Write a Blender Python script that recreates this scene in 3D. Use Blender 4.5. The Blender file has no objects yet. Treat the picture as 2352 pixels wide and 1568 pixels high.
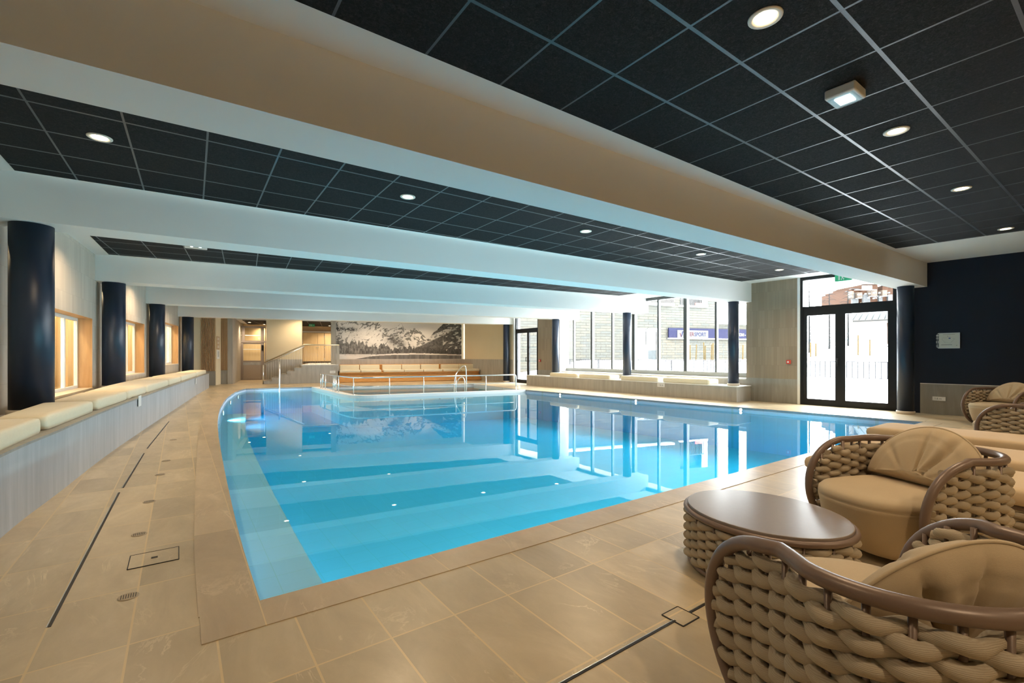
import bpy, math, random
from math import sin, cos, pi, radians, sqrt, atan2, hypot, floor as ifloor
import numpy as np

random.seed(7)
SC = bpy.context.scene
COL = SC.collection

# ------------------------------------------------------------------ camera, sky, exposure
F, CX, CY, YAW, HC = 1064.0, 1176.0, 817.5, 0.6235, 1.25
cd = bpy.data.cameras.new('camera')
cam = bpy.data.objects.new('camera', cd)
COL.objects.link(cam)
cam.location = (0, 0, HC)
cam.rotation_euler = (pi/2, 0, -YAW)
cd.sensor_fit = 'HORIZONTAL'
cd.sensor_width = 36.0
cd.lens = F/2352*36.0
cd.shift_y = (CY-784)/2352
cd.clip_start = 0.05
cd.clip_end = 500
SC.camera = cam

SKY_STRENGTH = 24.0
w = bpy.data.worlds.new('overcast_sky'); SC.world = w
w.use_nodes = True
bg = w.node_tree.nodes['Background']
bg.inputs[0].default_value = (0.92, 0.965, 1.0, 1)
bg.inputs[1].default_value = SKY_STRENGTH

LAMP_W = 46.0
LAMP_COL = (1.0, 0.76, 0.50)

vs = SC.view_settings
SC.display_settings.display_device = 'sRGB'
vs.view_transform = 'Standard'
try: vs.look = 'None'
except Exception: pass
vs.exposure = 0.5
vs.gamma = 1.0
vs.use_curve_mapping = False
cy = SC.cycles
cy.use_denoising = True
try: cy.denoiser = 'OPENIMAGEDENOISE'
except Exception: pass
cy.max_bounces = 10
cy.diffuse_bounces = 5
cy.glossy_bounces = 5
cy.transmission_bounces = 6
cy.transparent_max_bounces = 24
cy.volume_bounces = 0
cy.caustics_reflective = False
cy.caustics_refractive = False
cy.sample_clamp_indirect = 6.0

# ------------------------------------------------------------------ survey helpers (site measurements taken off the photograph)
cS, sS = cos(YAW), sin(YAW)
def ray(px, py):
    a = (px-CX)/F; b = -(py-CY)/F
    return (cS*a+sS, -sS*a+cS, b)
def P(px, py, z=0.0):
    d = ray(px, py); t = (z-HC)/d[2]
    return (d[0]*t, d[1]*t, z)
def hit(px, py, p0, n):
    d = ray(px, py)
    t = (p0[0]*n[0]+p0[1]*n[1])/(d[0]*n[0]+d[1]*n[1])
    return (d[0]*t, d[1]*t, HC+d[2]*t)
def onX(px, py, X): return hit(px, py, (X, 0), (1, 0))
def px_of(x, y):
    return CX+F*(cS*x-sS*y)/(sS*x+cS*y)
def lerp(a, b, t): return a+(b-a)*t
def interp(pts, t):
    """piecewise linear y->x"""
    if t <= pts[0][1]: i = 0
    else:
        i = len(pts)-2
        for k in range(len(pts)-1):
            if t <= pts[k+1][1]: i = k; break
    (x0, y0), (x1, y1) = pts[i], pts[i+1]
    return x0+(x1-x0)*(t-y0)/(y1-y0)
def smoothpts(pts, n=6):
    """Catmull-Rom resample of 2-D/3-D polyline"""
    p = [np.array(q, float) for q in pts]
    out = []
    for i in range(len(p)-1):
        p0 = p[max(i-1, 0)]; p1 = p[i]; p2 = p[i+1]; p3 = p[min(i+2, len(p)-1)]
        for k in range(n):
            t = k/n
            out.append(0.5*((2*p1)+(-p0+p2)*t+(2*p0-5*p1+4*p2-p3)*t*t+(-p0+3*p1-3*p2+p3)*t**3))
    out.append(p[-1])
    return [tuple(q) for q in out]

# ------------------------------------------------------------------ mesh builder
class MB:
    def __init__(s): s.v = []; s.f = []; s.sm = []; s.uv = {}
    def add(s, verts, faces, smooth=False, uvs=None):
        o = len(s.v); s.v += [tuple(map(float, q)) for q in verts]
        for i, fc in enumerate(faces):
            if uvs is not None: s.uv[len(s.f)] = [uvs[k] for k in fc]
            s.f.append(tuple(k+o for k in fc)); s.sm.append(smooth)
        return s
    def box(s, x0, x1, y0, y1, z0, z1):
        v = [(x0,y0,z0),(x1,y0,z0),(x1,y1,z0),(x0,y1,z0),(x0,y0,z1),(x1,y0,z1),(x1,y1,z1),(x0,y1,z1)]
        return s.add(v, [(0,3,2,1),(4,5,6,7),(0,1,5,4),(1,2,6,5),(2,3,7,6),(3,0,4,7)])
    def obox(s, c, u, L, wd, z0, z1):
        """box along horizontal unit dir u centred c, length L, width wd"""
        nx, ny = -u[1], u[0]
        q = []
        for z in (z0, z1):
            for a, b in ((-1,-1),(1,-1),(1,1),(-1,1)):
                q.append((c[0]+u[0]*a*L/2+nx*b*wd/2, c[1]+u[1]*a*L/2+ny*b*wd/2, z))
        return s.add(q, [(0,3,2,1),(4,5,6,7),(0,1,5,4),(1,2,6,5),(2,3,7,6),(3,0,4,7)])
    def prism(s, poly, z0, z1, cap=True, smooth=False):
        n = len(poly)
        v = [(p[0],p[1],z0) for p in poly]+[(p[0],p[1],z1) for p in poly]
        s.add(v, [(i,(i+1)%n,n+(i+1)%n,n+i) for i in range(n)], smooth)
        if cap:
            o = len(s.v)-2*n
            s.f.append(tuple(o+n-1-i for i in range(n))); s.sm.append(False)
            s.f.append(tuple(o+n+i for i in range(n))); s.sm.append(False)
        return s
    def extrude_profile(s, prof, a, b):
        """prof: list of (off,z) ; a->b horizontal points; off is along left normal"""
        ux, uy = b[0]-a[0], b[1]-a[1]; l = hypot(ux, uy); nx, ny = -uy/l, ux/l
        n = len(prof)
        v = [(a[0]+nx*o, a[1]+ny*o, z) for o, z in prof]+[(b[0]+nx*o, b[1]+ny*o, z) for o, z in prof]
        s.add(v, [(i,(i+1)%n,n+(i+1)%n,n+i) for i in range(n)]+[tuple(range(n-1,-1,-1)), tuple(range(n,2*n))])
        return s
    def tube(s, path, r, seg=10, closed=False, cap=True, ry=None):
        p = [np.array(q, float) for q in path]; n = len(p)
        rr = r if hasattr(r, '__len__') else [r]*n
        prev = None; rings = []
        for i in range(n):
            if closed: t = p[(i+1)%n]-p[i-1]
            else: t = p[min(i+1,n-1)]-p[max(i-1,0)]
            t = t/(np.linalg.norm(t)+1e-12)
            if prev is None:
                up = np.array([0,0,1.]) if abs(t[2]) < .9 else np.array([1.,0,0])
                a = np.cross(up, t); a /= np.linalg.norm(a)
            else:
                a = prev-t*np.dot(prev, t); a /= np.linalg.norm(a)+1e-12
            b = np.cross(t, a); prev = a
            rings.append([tuple(p[i]+rr[i]*(cos(2*pi*k/seg)*a+sin(2*pi*k/seg)*b)) for k in range(seg)])
        v = [q for rg in rings for q in rg]
        f = []
        m = n if closed else n-1
        for i in range(m):
            j = (i+1)%n
            for k in range(seg):
                f.append((i*seg+k, i*seg+(k+1)%seg, j*seg+(k+1)%seg, j*seg+k))
        s.add(v, f, True)
        if cap and not closed:
            o = len(s.v)-len(v)
            s.f.append(tuple(o+seg-1-k for k in range(seg))); s.sm.append(False)
            s.f.append(tuple(o+(n-1)*seg+k for k in range(seg))); s.sm.append(False)
        return s
    def lathe(s, prof, c=(0,0,0), seg=32, sx=1, sy=1):
        n = len(prof)
        v = [(c[0]+r*sx*cos(2*pi*k/seg), c[1]+r*sy*sin(2*pi*k/seg), c[2]+z) for r, z in prof for k in range(seg)]
        f = [(i*seg+k, i*seg+(k+1)%seg, (i+1)*seg+(k+1)%seg, (i+1)*seg+k) for i in range(n-1) for k in range(seg)]
        s.add(v, f, True)
        o = len(s.v)-len(v)
        s.f.append(tuple(o+seg-1-k for k in range(seg))); s.sm.append(False)
        s.f.append(tuple(o+(n-1)*seg+k for k in range(seg))); s.sm.append(False)
        return s
    def quad(s, a, b, c, d, uvs=None):
        return s.add([a,b,c,d], [(0,1,2,3)], False, uvs)
    def wallstrip(s, pts, z0, z1, u0=0.0):
        """vertical strip along plan points with uv = (length, z)"""
        u = u0
        for a, b in zip(pts[:-1], pts[1:]):
            l = hypot(b[0]-a[0], b[1]-a[1])
            s.quad((a[0],a[1],z0),(b[0],b[1],z0),(b[0],b[1],z1),(a[0],a[1],z1), [(u,z0),(u+l,z0),(u+l,z1),(u,z1)])
            u += l
        return u
    def grid(s, fn, nu, nv, smooth=True, cu=False):
        v = [fn(i/(nu if cu else nu-1), j/(nv-1)) for j in range(nv) for i in range(nu)]
        f = []
        for j in range(nv-1):
            for i in range(nu if cu else nu-1):
                i2 = (i+1)%nu
                f.append((j*nu+i, j*nu+i2, (j+1)*nu+i2, (j+1)*nu+i))
        return s.add(v, f, smooth)
    def mesh(s, name):
        me = bpy.data.meshes.new(name)
        me.from_pydata(s.v, [], s.f)
        me.polygons.foreach_set('use_smooth', s.sm)
        if s.uv:
            ul = me.uv_layers.new(name='UVMap')
            for p in me.polygons:
                if p.index in s.uv:
                    for li, q in zip(p.loop_indices, s.uv[p.index]): ul.data[li].uv = q
        me.update()
        return me

def obj(name, mb, mat=None, parent=None, bevel=0, seg=3, loc=None):
    me = mb.mesh(name) if isinstance(mb, MB) else mb
    o = bpy.data.objects.new(name, me); COL.objects.link(o)
    if mat and len(me.materials) == 0: me.materials.append(mat)
    if parent: o.parent = parent
    if loc: o.location = loc
    if bevel:
        b = o.modifiers.new('bevel', 'BEVEL'); b.width = bevel; b.segments = seg; b.limit_method = 'ANGLE'; b.angle_limit = radians(40)
        for p in me.polygons: p.use_smooth = True
        try: b.harden_normals = True
        except Exception: pass
    return o
def tag(o, label, cat, group=None, kind=None):
    o['label'] = label; o['category'] = cat
    if group: o['group'] = group
    if kind: o['kind'] = kind
    return o
def thing(name, label, cat, loc=(0,0,0), rotz=0, group=None):
    o = bpy.data.objects.new(name, None); COL.objects.link(o)
    o.empty_display_size = .1
    o.location = loc; o.rotation_euler = (0,0,rotz)
    return tag(o, label, cat, group)
def struct(name, mb, mat, bevel=0, parent=None):
    o = obj(name, mb, mat, parent, bevel)
    if not parent: o['kind'] = 'structure'
    return o
def dup(root, loc=None, rotz=None, label=None, group=None):
    r = root.copy(); COL.objects.link(r)
    if loc is not None: r.location = loc
    if rotz is not None: r.rotation_euler = (0,0,rotz)
    if label: r['label'] = label
    if group: r['group'] = group
    for ch in list(root.children):
        c = ch.copy(); COL.objects.link(c); c.parent = r
        for g in list(ch.children):
            d = g.copy(); COL.objects.link(d); d.parent = c
    return r

# ------------------------------------------------------------------ materials
class NT:
    def __init__(s, name):
        s.m = bpy.data.materials.new(name); s.m.use_nodes = True
        s.t = s.m.node_tree; s.n = s.t.nodes; s.l = s.t.links
        s.b = s.n['Principled BSDF']; s.out = s.n['Material Output']
    def node(s, typ, **kw):
        nd = s.n.new(typ)
        for k, v in kw.items(): setattr(nd, k, v)
        return nd
    def link(s, a, b): s.l.new(a, b)
    def val(s, nd, i, v):
        nd.inputs[i].default_value = v; return nd
    def math(s, op, a, b=None, c=None):
        nd = s.node('ShaderNodeMath', operation=op)
        for i, q in enumerate((a, b, c)):
            if q is None: continue
            if isinstance(q, (int, float)): nd.inputs[i].default_value = q
            else: s.link(q, nd.inputs[i])
        return nd.outputs[0]
    def coords(s, kind='Object', scale=(1,1,1), loc=(0,0,0)):
        tc = s.node('ShaderNodeTexCoord'); mp = s.node('ShaderNodeMapping')
        s.link(tc.outputs[kind], mp.inputs[0]); mp.inputs['Scale'].default_value = scale; mp.inputs['Location'].default_value = loc
        return mp.outputs[0]
    def noise(s, vec, scale, detail=4, rough=.5, dist=0):
        nd = s.node('ShaderNodeTexNoise'); s.link(vec, nd.inputs['Vector'])
        nd.inputs['Scale'].default_value = scale; nd.inputs['Detail'].default_value = detail
        nd.inputs['Roughness'].default_value = rough; nd.inputs['Distortion'].default_value = dist
        return nd.outputs[0]
    def ramp(s, fac, stops):
        nd = s.node('ShaderNodeValToRGB'); s.link(fac, nd.inputs[0])
        e = nd.color_ramp.elements
        while len(e) < len(stops): e.new(.5)
        for k, (p, c) in enumerate(stops):
            e[k].position = p; e[k].color = c if len(c) == 4 else (*c, 1)
        return nd.outputs[0]
    def mix(s, fac, a, b, blend='MIX'):
        nd = s.node('ShaderNodeMix', data_type='RGBA', blend_type=blend)
        for i, q in ((0, fac), (6, a), (7, b)):
            if isinstance(q, (int, float)): nd.inputs[i].default_value = q
            elif isinstance(q, tuple): nd.inputs[i].default_value = q if len(q) == 4 else (*q, 1)
            else: s.link(q, nd.inputs[i])
        return nd.outputs[2]
    def bump(s, h, strength=.3, dist=.01):
        nd = s.node('ShaderNodeBump'); s.link(h, nd.inputs['Height'])
        nd.inputs['Strength'].default_value = strength; nd.inputs['Distance'].default_value = dist
        s.link(nd.outputs[0], s.b.inputs['Normal'])
    def col(s, c): 
        if isinstance(c, tuple): s.b.inputs['Base Color'].default_value = (*c, 1) if len(c) == 3 else c
        else: s.link(c, s.b.inputs['Base Color'])
    def set(s, rough=None, metal=None, spec=None):
        if rough is not None: s.b.inputs['Roughness'].default_value = rough
        if metal is not None: s.b.inputs['Metallic'].default_value = metal
        if spec is not None: s.b.inputs['Specular IOR Level'].default_value = spec

def plain(name, c, rough=.6, metal=0, spec=.5, nscale=0, namt=.08, bump=0, bscale=200):
    n = NT(name)
    if nscale:
        v = n.coords(); f = n.noise(v, nscale, 5)
        n.col(n.mix(f, tuple(x*(1-namt) for x in c), tuple(min(1, x*(1+namt)) for x in c)))
    else: n.col(c)
    n.set(rough, metal, spec)
    if bump:
        v = n.coords(); n.bump(n.noise(v, bscale, 3), bump, .003)
    return n.m
def emit(name, c, st, sampled=False):
    n = NT(name); e = n.node('ShaderNodeEmission'); e.inputs[0].default_value = (*c, 1); e.inputs[1].default_value = st
    n.link(e.outputs[0], n.out.inputs[0])
    if not sampled: n.m.cycles.emission_sampling = 'NONE'
    return n.m
def thin_fresnel(n, ior):
    # same reflectance from either side of the surface
    ge = n.node('ShaderNodeNewGeometry'); fr = n.node('ShaderNodeFresnel')
    n.link(n.math('ADD', ior, n.math('MULTIPLY', ge.outputs['Backfacing'], 1/ior-ior)), fr.inputs[0])
    return fr
def glass(name, tint=(1,1,1), ior=1.45, rough=0.0):
    n = NT(name)
    fr = thin_fresnel(n, ior)
    g = n.node('ShaderNodeBsdfGlossy'); g.inputs['Roughness'].default_value = rough
    t = n.node('ShaderNodeBsdfTransparent'); t.inputs[0].default_value = (*tint, 1)
    mx = n.node('ShaderNodeMixShader')
    n.link(fr.outputs[0], mx.inputs[0]); n.link(t.outputs[0], mx.inputs[1]); n.link(g.outputs[0], mx.inputs[2])
    n.link(mx.outputs[0], n.out.inputs[0])
    return n.m

def floor_mat(name, base, dark, light, tw=.315, th=.62, ox=.452, oy=1.98, joint=(.64,.49,.27), jw=.0045, wash=.5):
    n = NT(name)
    v = n.coords()
    sp = n.node('ShaderNodeSeparateXYZ'); n.link(v, sp.inputs[0])
    gx = n.math('DIVIDE', n.math('SUBTRACT', sp.outputs[0], ox), tw)
    gy = n.math('DIVIDE', n.math('SUBTRACT', sp.outputs[1], oy), th)
    ix = n.math('FLOOR', gx); iy = n.math('FLOOR', gy)
    fx = n.math('SUBTRACT', gx, ix); fy = n.math('SUBTRACT', gy, iy)
    ex = n.math('MULTIPLY', n.math('MINIMUM', fx, n.math('SUBTRACT', 1.0, fx)), tw)
    ey = n.math('MULTIPLY', n.math('MINIMUM', fy, n.math('SUBTRACT', 1.0, fy)), th)
    jm = n.math('LESS_THAN', n.math('MINIMUM', ex, ey), jw)
    cb = n.node('ShaderNodeCombineXYZ'); n.link(ix, cb.inputs[0]); n.link(iy, cb.inputs[1])
    wn = n.node('ShaderNodeTexWhiteNoise'); n.link(cb.outputs[0], wn.inputs[0])
    off = n.node('ShaderNodeVectorMath', operation='MULTIPLY_ADD')
    n.link(wn.outputs['Color'], off.inputs[0]); off.inputs[1].default_value = (30,30,30); n.link(v, off.inputs[2])
    st = n.node('ShaderNodeMapping'); n.link(off.outputs[0], st.inputs[0]); st.inputs['Scale'].default_value = (1.0,.45,1)
    st.inputs['Rotation'].default_value = (0,0,.35)
    cloud = n.noise(st.outputs[0], 3.0, 8, .62, .8)
    fine = n.noise(st.outputs[0], 26.0, 6, .7, .4)
    c = n.ramp(cloud, [(.30, dark), (.55, base), (.78, light)])
    c = n.mix(n.math('MULTIPLY', fine, .5), c, dark, 'MIX')
    # wandering pale veins
    vn = n.noise(st.outputs[0], 2.2, 7, .6, 2.2)
    vein = n.math('SUBTRACT', 1.0, n.math('MINIMUM', 1.0, n.math('MULTIPLY', n.math('ABSOLUTE', n.math('SUBTRACT', vn, .5)), 60)))
    msk = n.ramp(n.noise(off.outputs[0], 2.0, 2), [(.52,(0,0,0)),(.66,(1,1,1))])
    vm = n.math('MULTIPLY', n.math('MULTIPLY', vein, msk), .34)
    c = n.mix(vm, c, tuple(min(1, q*1.45) for q in light))
    tv = n.math('MULTIPLY_ADD', wn.outputs['Value'], .26, .87)
    tc = n.node('ShaderNodeVectorMath', operation='SCALE'); n.link(c, tc.inputs[0]); n.link(tv, tc.inputs['Scale'])
    c = n.mix(jm, tc.outputs[0], joint)
    n.col(c); n.set(.42, 0, .6)
    n.link(n.math('MULTIPLY_ADD', fine, .22, .22), n.b.inputs['Roughness'])
    h = n.math('SUBTRACT', n.math('MULTIPLY', fine, .4), jm)
    n.bump(h, .18, .004)
    return n.m

def ribbed_mat(name, a, b, pw=.11, ph=.46, rib=.022, groove=.35, rough=.6, uv=True):
    n = NT(name)
    v = n.coords('UV' if uv else 'Object')
    br = n.node('ShaderNodeTexBrick'); n.link(v, br.inputs[0])
    br.offset = .37; br.inputs['Scale'].default_value = 1
    br.inputs['Color1'].default_value = (*a, 1); br.inputs['Color2'].default_value = (*b, 1)
    br.inputs['Mortar'].default_value = (*[q*.72 for q in a], 1)
    br.inputs['Mortar Size'].default_value = .0025; br.inputs['Bias'].default_value = -.1
    br.inputs['Brick Width'].default_value = pw; br.inputs['Row Height'].default_value = ph
    sp = n.node('ShaderNodeSeparateXYZ'); n.link(v, sp.inputs[0])
    fr = n.math('FRACT', n.math('DIVIDE', sp.outputs[0], rib))
    g = n.math('LESS_THAN', fr, .22)
    cb = n.node('ShaderNodeCombineXYZ'); n.link(n.math('MULTIPLY', sp.outputs[0], 28), cb.inputs[0]); n.link(n.math('MULTIPLY', sp.outputs[1], 1.2), cb.inputs[1])
    ns = n.noise(cb.outputs[0], 1.0, 5, .6)
    c = n.mix(n.math('MULTIPLY', ns, .55), br.outputs[0], tuple(q*.62 for q in a))
    c = n.mix(n.math('MULTIPLY', g, groove), c, tuple(q*.45 for q in a))
    n.col(c); n.set(rough, 0, .3)
    n.bump(n.math('SUBTRACT', 1.0, g), .35, .006)
    return n.m

def streak_mat(name, a, b, axis='z', s1=(9,9,.8), rough=.5, spec=.4):
    """stone slab with vertical streaks"""
    n = NT(name)
    v = n.coords('Object', s1)
    f = n.noise(v, 1.6, 8, .62, .5); f2 = n.noise(n.coords('Object', (1,1,1)), 1.2, 4)
    c = n.ramp(f, [(.3, a), (.7, b)])
    c = n.mix(n.math('MULTIPLY', f2, .4), c, tuple(q*.75 for q in a))
    n.col(c); n.set(rough, 0, spec)
    n.bump(f, .08, .004)
    return n.m

def wood_mat(name, a, b, scale=(1,12,12), rough=.5, s=2.0):
    n = NT(name)
    v = n.coords('Object', scale)
    f = n.noise(v, s, 7, .6, .6)
    n.col(n.ramp(f, [(.28, a), (.72, b)])); n.set(rough, 0, .35); n.bump(f, .05, .003)
    return n.m

def fabric_mat(name, a, b, sc=420, rough=.95, bump=.25):
    n = NT(name)
    v = n.coords()
    big = n.noise(v, 5, 4)
    nx = n.noise(n.coords('Object', (1,.22,1)), sc, 3, .6); ny = n.noise(n.coords('Object', (.22,1,.5)), sc, 3, .6)
    h = n.math('MULTIPLY', n.math('ADD', nx, ny), .5)
    c = n.mix(big, a, b)
    c = n.mix(n.math('MULTIPLY', h, .42), c, tuple(q*.55 for q in a))
    n.col(c); n.set(rough, 0, .15)
    n.b.inputs['Sheen Weight'].default_value = .12
    n.bump(h, bump, .002)
    return n.m

def tile_ceiling_mat(name, ox, oy, rot=0.0, tw=.6):
    n = NT(name)
    tc = n.node('ShaderNodeTexCoord')
    mp = n.node('ShaderNodeMapping'); mp.vector_type = 'TEXTURE'
    n.link(tc.outputs['Object'], mp.inputs[0]); mp.inputs['Location'].default_value = (ox, oy, 0); mp.inputs['Rotation'].default_value = (0,0,rot)
    v = mp.outputs[0]
    sp = n.node('ShaderNodeSeparateXYZ'); n.link(v, sp.inputs[0])
    def edge(o, wd):
        g = n.math('FRACT', n.math('DIVIDE', o, tw))
        e = n.math('MULTIPLY', n.math('MINIMUM', g, n.math('SUBTRACT', 1.0, g)), tw)
        return n.math('LESS_THAN', e, wd)
    ty = edge(sp.outputs[1], .012); tx = edge(sp.outputs[0], .0085)
    bar = n.math('MAXIMUM', tx, ty)
    n1 = n.noise(v, 42, 8, .78, 1.4); n2 = n.noise(v, 5, 4)
    c = n.ramp(n1, [(.36,(.004,.004,.0045)),(.50,(.014,.0135,.0135)),(.60,(.03,.028,.027)),(.70,(.065,.06,.056))])
    c = n.mix(n.math('MULTIPLY', n2, .35), c, (.014,.015,.017))
    c = n.mix(bar, c, (.042,.05,.06))
    n.col(c)
    n.link(n.math('MULTIPLY_ADD', bar, -.58, .92), n.b.inputs['Roughness'])
    n.link(n.math('MULTIPLY_ADD', bar, .5, .2), n.b.inputs['Specular IOR Level'])
    n.bump(n.math('ADD', n1, n.math('MULTIPLY', bar, 1.5)), .3, .004)
    return n.m

M = {}
M['floor'] = floor_mat('stone_floor_tiles', (.57,.46,.295), (.43,.34,.215), (.71,.59,.41))
M['coping'] = floor_mat('stone_coping', (.54,.42,.27), (.42,.32,.205), (.66,.53,.365), tw=.95, th=2.2, ox=.33, oy=1.7, jw=.003)
M['white'] = plain('white_plaster', (.80,.80,.785), .7, 0, .2, 1.2, .02)
M['plaster'] = plain('cream_plaster', (.66,.57,.40), .75, 0, .2, 2, .04)
M['navy'] = plain('navy_wall_paint', (.0055,.010,.022), .55, 0, .3, 3, .15)
M['navy_col'] = plain('navy_column_paint', (.006,.015,.034), .42, 0, .5)
M['ribL'] = ribbed_mat('ribbed_stone_cladding', (.60,.53,.44), (.50,.43,.35))
M['ribR'] = ribbed_mat('ribbed_wood_look_cladding', (.37,.285,.20), (.29,.22,.15), pw=.075, ph=.5, groove=.45)
M['slab'] = streak_mat('grey_stone_slab', (.33,.35,.37), (.48,.50,.52), s1=(5,5,.5))
M['slab_warm'] = streak_mat('warm_grey_stone_slab', (.24,.225,.195), (.35,.33,.29), s1=(5,5,.6))
M['slab_beige'] = streak_mat('beige_grey_stone_slab', (.36,.34,.30), (.49,.465,.42), s1=(5,5,.6))
M['wood'] = wood_mat('orange_pine', (.60,.27,.07), (.74,.40,.14), (.6,10,14))
M['palewood'] = wood_mat('pale_birch', (.76,.56,.30), (.86,.68,.42), (8,8,.5))
M['slat'] = wood_mat('brown_slat_wood', (.36,.22,.11), (.50,.33,.18), (10,10,.5))
M['slatback'] = plain('dark_slat_backing', (.13,.085,.05), .7)
M['jamb'] = wood_mat('window_jamb_wood', (.42,.24,.10), (.56,.35,.17), (6,6,.5))
M['black'] = plain('black_aluminium', (.008,.008,.009), .5, 0, .3)
M['greyframe'] = plain('dark_grey_aluminium', (.06,.062,.06), .4, .3)
M['paleframe'] = plain('white_window_frame', (.80,.80,.78), .4)
M['steel'] = plain('brushed_steel', (.86,.86,.86), .28, 1.0)
M['taupesteel'] = plain('grey_taupe_steel', (.33,.29,.27), .4, .3)
M['glass'] = glass('window_glass', (.97,.985,.98))
M['frost'] = glass('frosted_band', (.88,.93,.95), 1.45, .3)
M['cream'] = fabric_mat('cream_vinyl', (.80,.70,.50), (.84,.75,.56), 60, .55, .05)
M['beige'] = fabric_mat('beige_outdoor_fabric', (.50,.39,.25), (.57,.45,.295), 520, .95, .3)
M['beige2'] = fabric_mat('sand_mattress_fabric', (.60,.45,.28), (.66,.51,.33), 520, .95, .2)
M['rope'] = None
M['taupe'] = plain('taupe_powder_coat', (.17,.115,.085), .38, .15, .5, 300, .06)
M['tabletop'] = plain('taupe_table_glass', (.25,.205,.18), .24, 0, .8, 40, .04)
M['trim'] = plain('cream_column_collar', (.60,.52,.42), .5)
M['lampglow'] = emit('lamp_glow', (1.0,.80,.50), 26)
M['lampring'] = plain('lamp_trim_ring', (.75,.70,.62), .4)
M['coolglow'] = emit('cool_lamp_glow', (.90,.97,1.0), 3.5)
M['poolglow'] = emit('pool_light_glow', (.92,.97,1.0), 18)
M['plastic'] = plain('white_plastic', (.72,.72,.70), .4)
M['red'] = plain('red_plastic', (.62,.05,.03), .4)
M['dark'] = plain('dark_slot', (.015,.012,.01), .6)
M['drain'] = plain('drain_grate_metal', (.38,.30,.20), .5, .2)
M['print'] = plain('dark_print', (.10,.11,.12), .6)
M['snow'] = plain('snow', (.86,.88,.90), .9, 0, .1, .6, .03, .3, 3)
M['foot'] = plain('black_rubber_foot', (.01,.01,.012), .6)

# thick knitted rope
n = NT('knitted_rope')
v = n.coords()
wv = n.node('ShaderNodeTexWave'); wv.wave_type = 'BANDS'; wv.bands_direction = 'Z'; n.link(v, wv.inputs[0])
wv.inputs['Scale'].default_value = 85; wv.inputs['Distortion'].default_value = 1.2; wv.inputs['Detail'].default_value = 2; wv.inputs['Detail Scale'].default_value = 2
fz = n.noise(v, 350, 3)
h = n.math('ADD', n.math('MULTIPLY', wv.outputs[1], .7), n.math('MULTIPLY', fz, .5))
c = n.mix(n.noise(v, 9, 3), (.40,.335,.245), (.48,.405,.30))
c = n.mix(n.math('MULTIPLY', n.math('SUBTRACT', 1.0, wv.outputs[1]), .30), c, (.20,.15,.10))
n.col(c); n.set(.95, 0, .12); n.bump(h, .35, .003); M['rope'] = n.m

# small pool mosaic
n = NT('pool_mosaic')
v = n.coords()
br = n.node('ShaderNodeTexBrick'); n.link(v, br.inputs[0]); br.offset = 0
br.inputs['Scale'].default_value = 1; br.inputs['Brick Width'].default_value = .30; br.inputs['Row Height'].default_value = .30; br.inputs['Mortar Size'].default_value = .003
br.inputs['Color1'].default_value = (.62,.69,.83,1); br.inputs['Color2'].default_value = (.59,.67,.81,1); br.inputs['Mortar'].default_value = (.55,.63,.68,1)
n.col(br.outputs[0]); n.set(.45, 0, .3); M['mosaic'] = n.m

# water: mirror-like surface over a clear blue absorbing body
n = NT('pool_water')
fr = thin_fresnel(n, 1.333)
g = n.node('ShaderNodeBsdfGlossy'); g.inputs['Roughness'].default_value = .004
t = n.node('ShaderNodeBsdfTransparent')
mx = n.node('ShaderNodeMixShader'); n.link(fr.outputs[0], mx.inputs[0]); n.link(t.outputs[0], mx.inputs[1]); n.link(g.outputs[0], mx.inputs[2])
n.link(mx.outputs[0], n.out.inputs[0])
va = n.node('ShaderNodeVolumeAbsorption'); va.inputs[0].default_value = (.06,.850,.960,1); va.inputs[1].default_value = .62
n.link(va.outputs[0], n.out.inputs['Volume']); M['water'] = n.m
wp = n.coords('Object', (1,1,1)); bp = n.node('ShaderNodeBump'); bp.inputs['Strength'].default_value = .015; bp.inputs['Distance'].default_value = .02
n.link(n.noise(wp, 2.2, 2), bp.inputs['Height']); n.link(bp.outputs[0], g.inputs['Normal'])

# coursed rubble stone outside
n = NT('coursed_stone_facade')
v = n.coords('UV')
br = n.node('ShaderNodeTexBrick'); n.link(v, br.inputs[0]); br.offset = .43
br.inputs['Scale'].default_value = 1; br.inputs['Brick Width'].default_value = .80; br.inputs['Row Height'].default_value = .19; br.inputs['Mortar Size'].default_value = .02
br.inputs['Color1'].default_value = (0.0490,0.0454,0.0360,1); br.inputs['Color2'].default_value = (0.0302,0.0338,0.0338,1); br.inputs['Mortar'].default_value = (0.0144,0.0137,0.0122,1)
big = n.noise(v, .5, 4); c = n.mix(n.math('MULTIPLY', big, .45), br.outputs[0], (0.0288,0.0245,0.0173))
c = n.mix(n.math('MULTIPLY', n.noise(v, 6, 5), .4), c, (0.0562,0.0526,0.0446))
n.col(c); n.set(.9, 0, .1); M['stone'] = n.m

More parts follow.
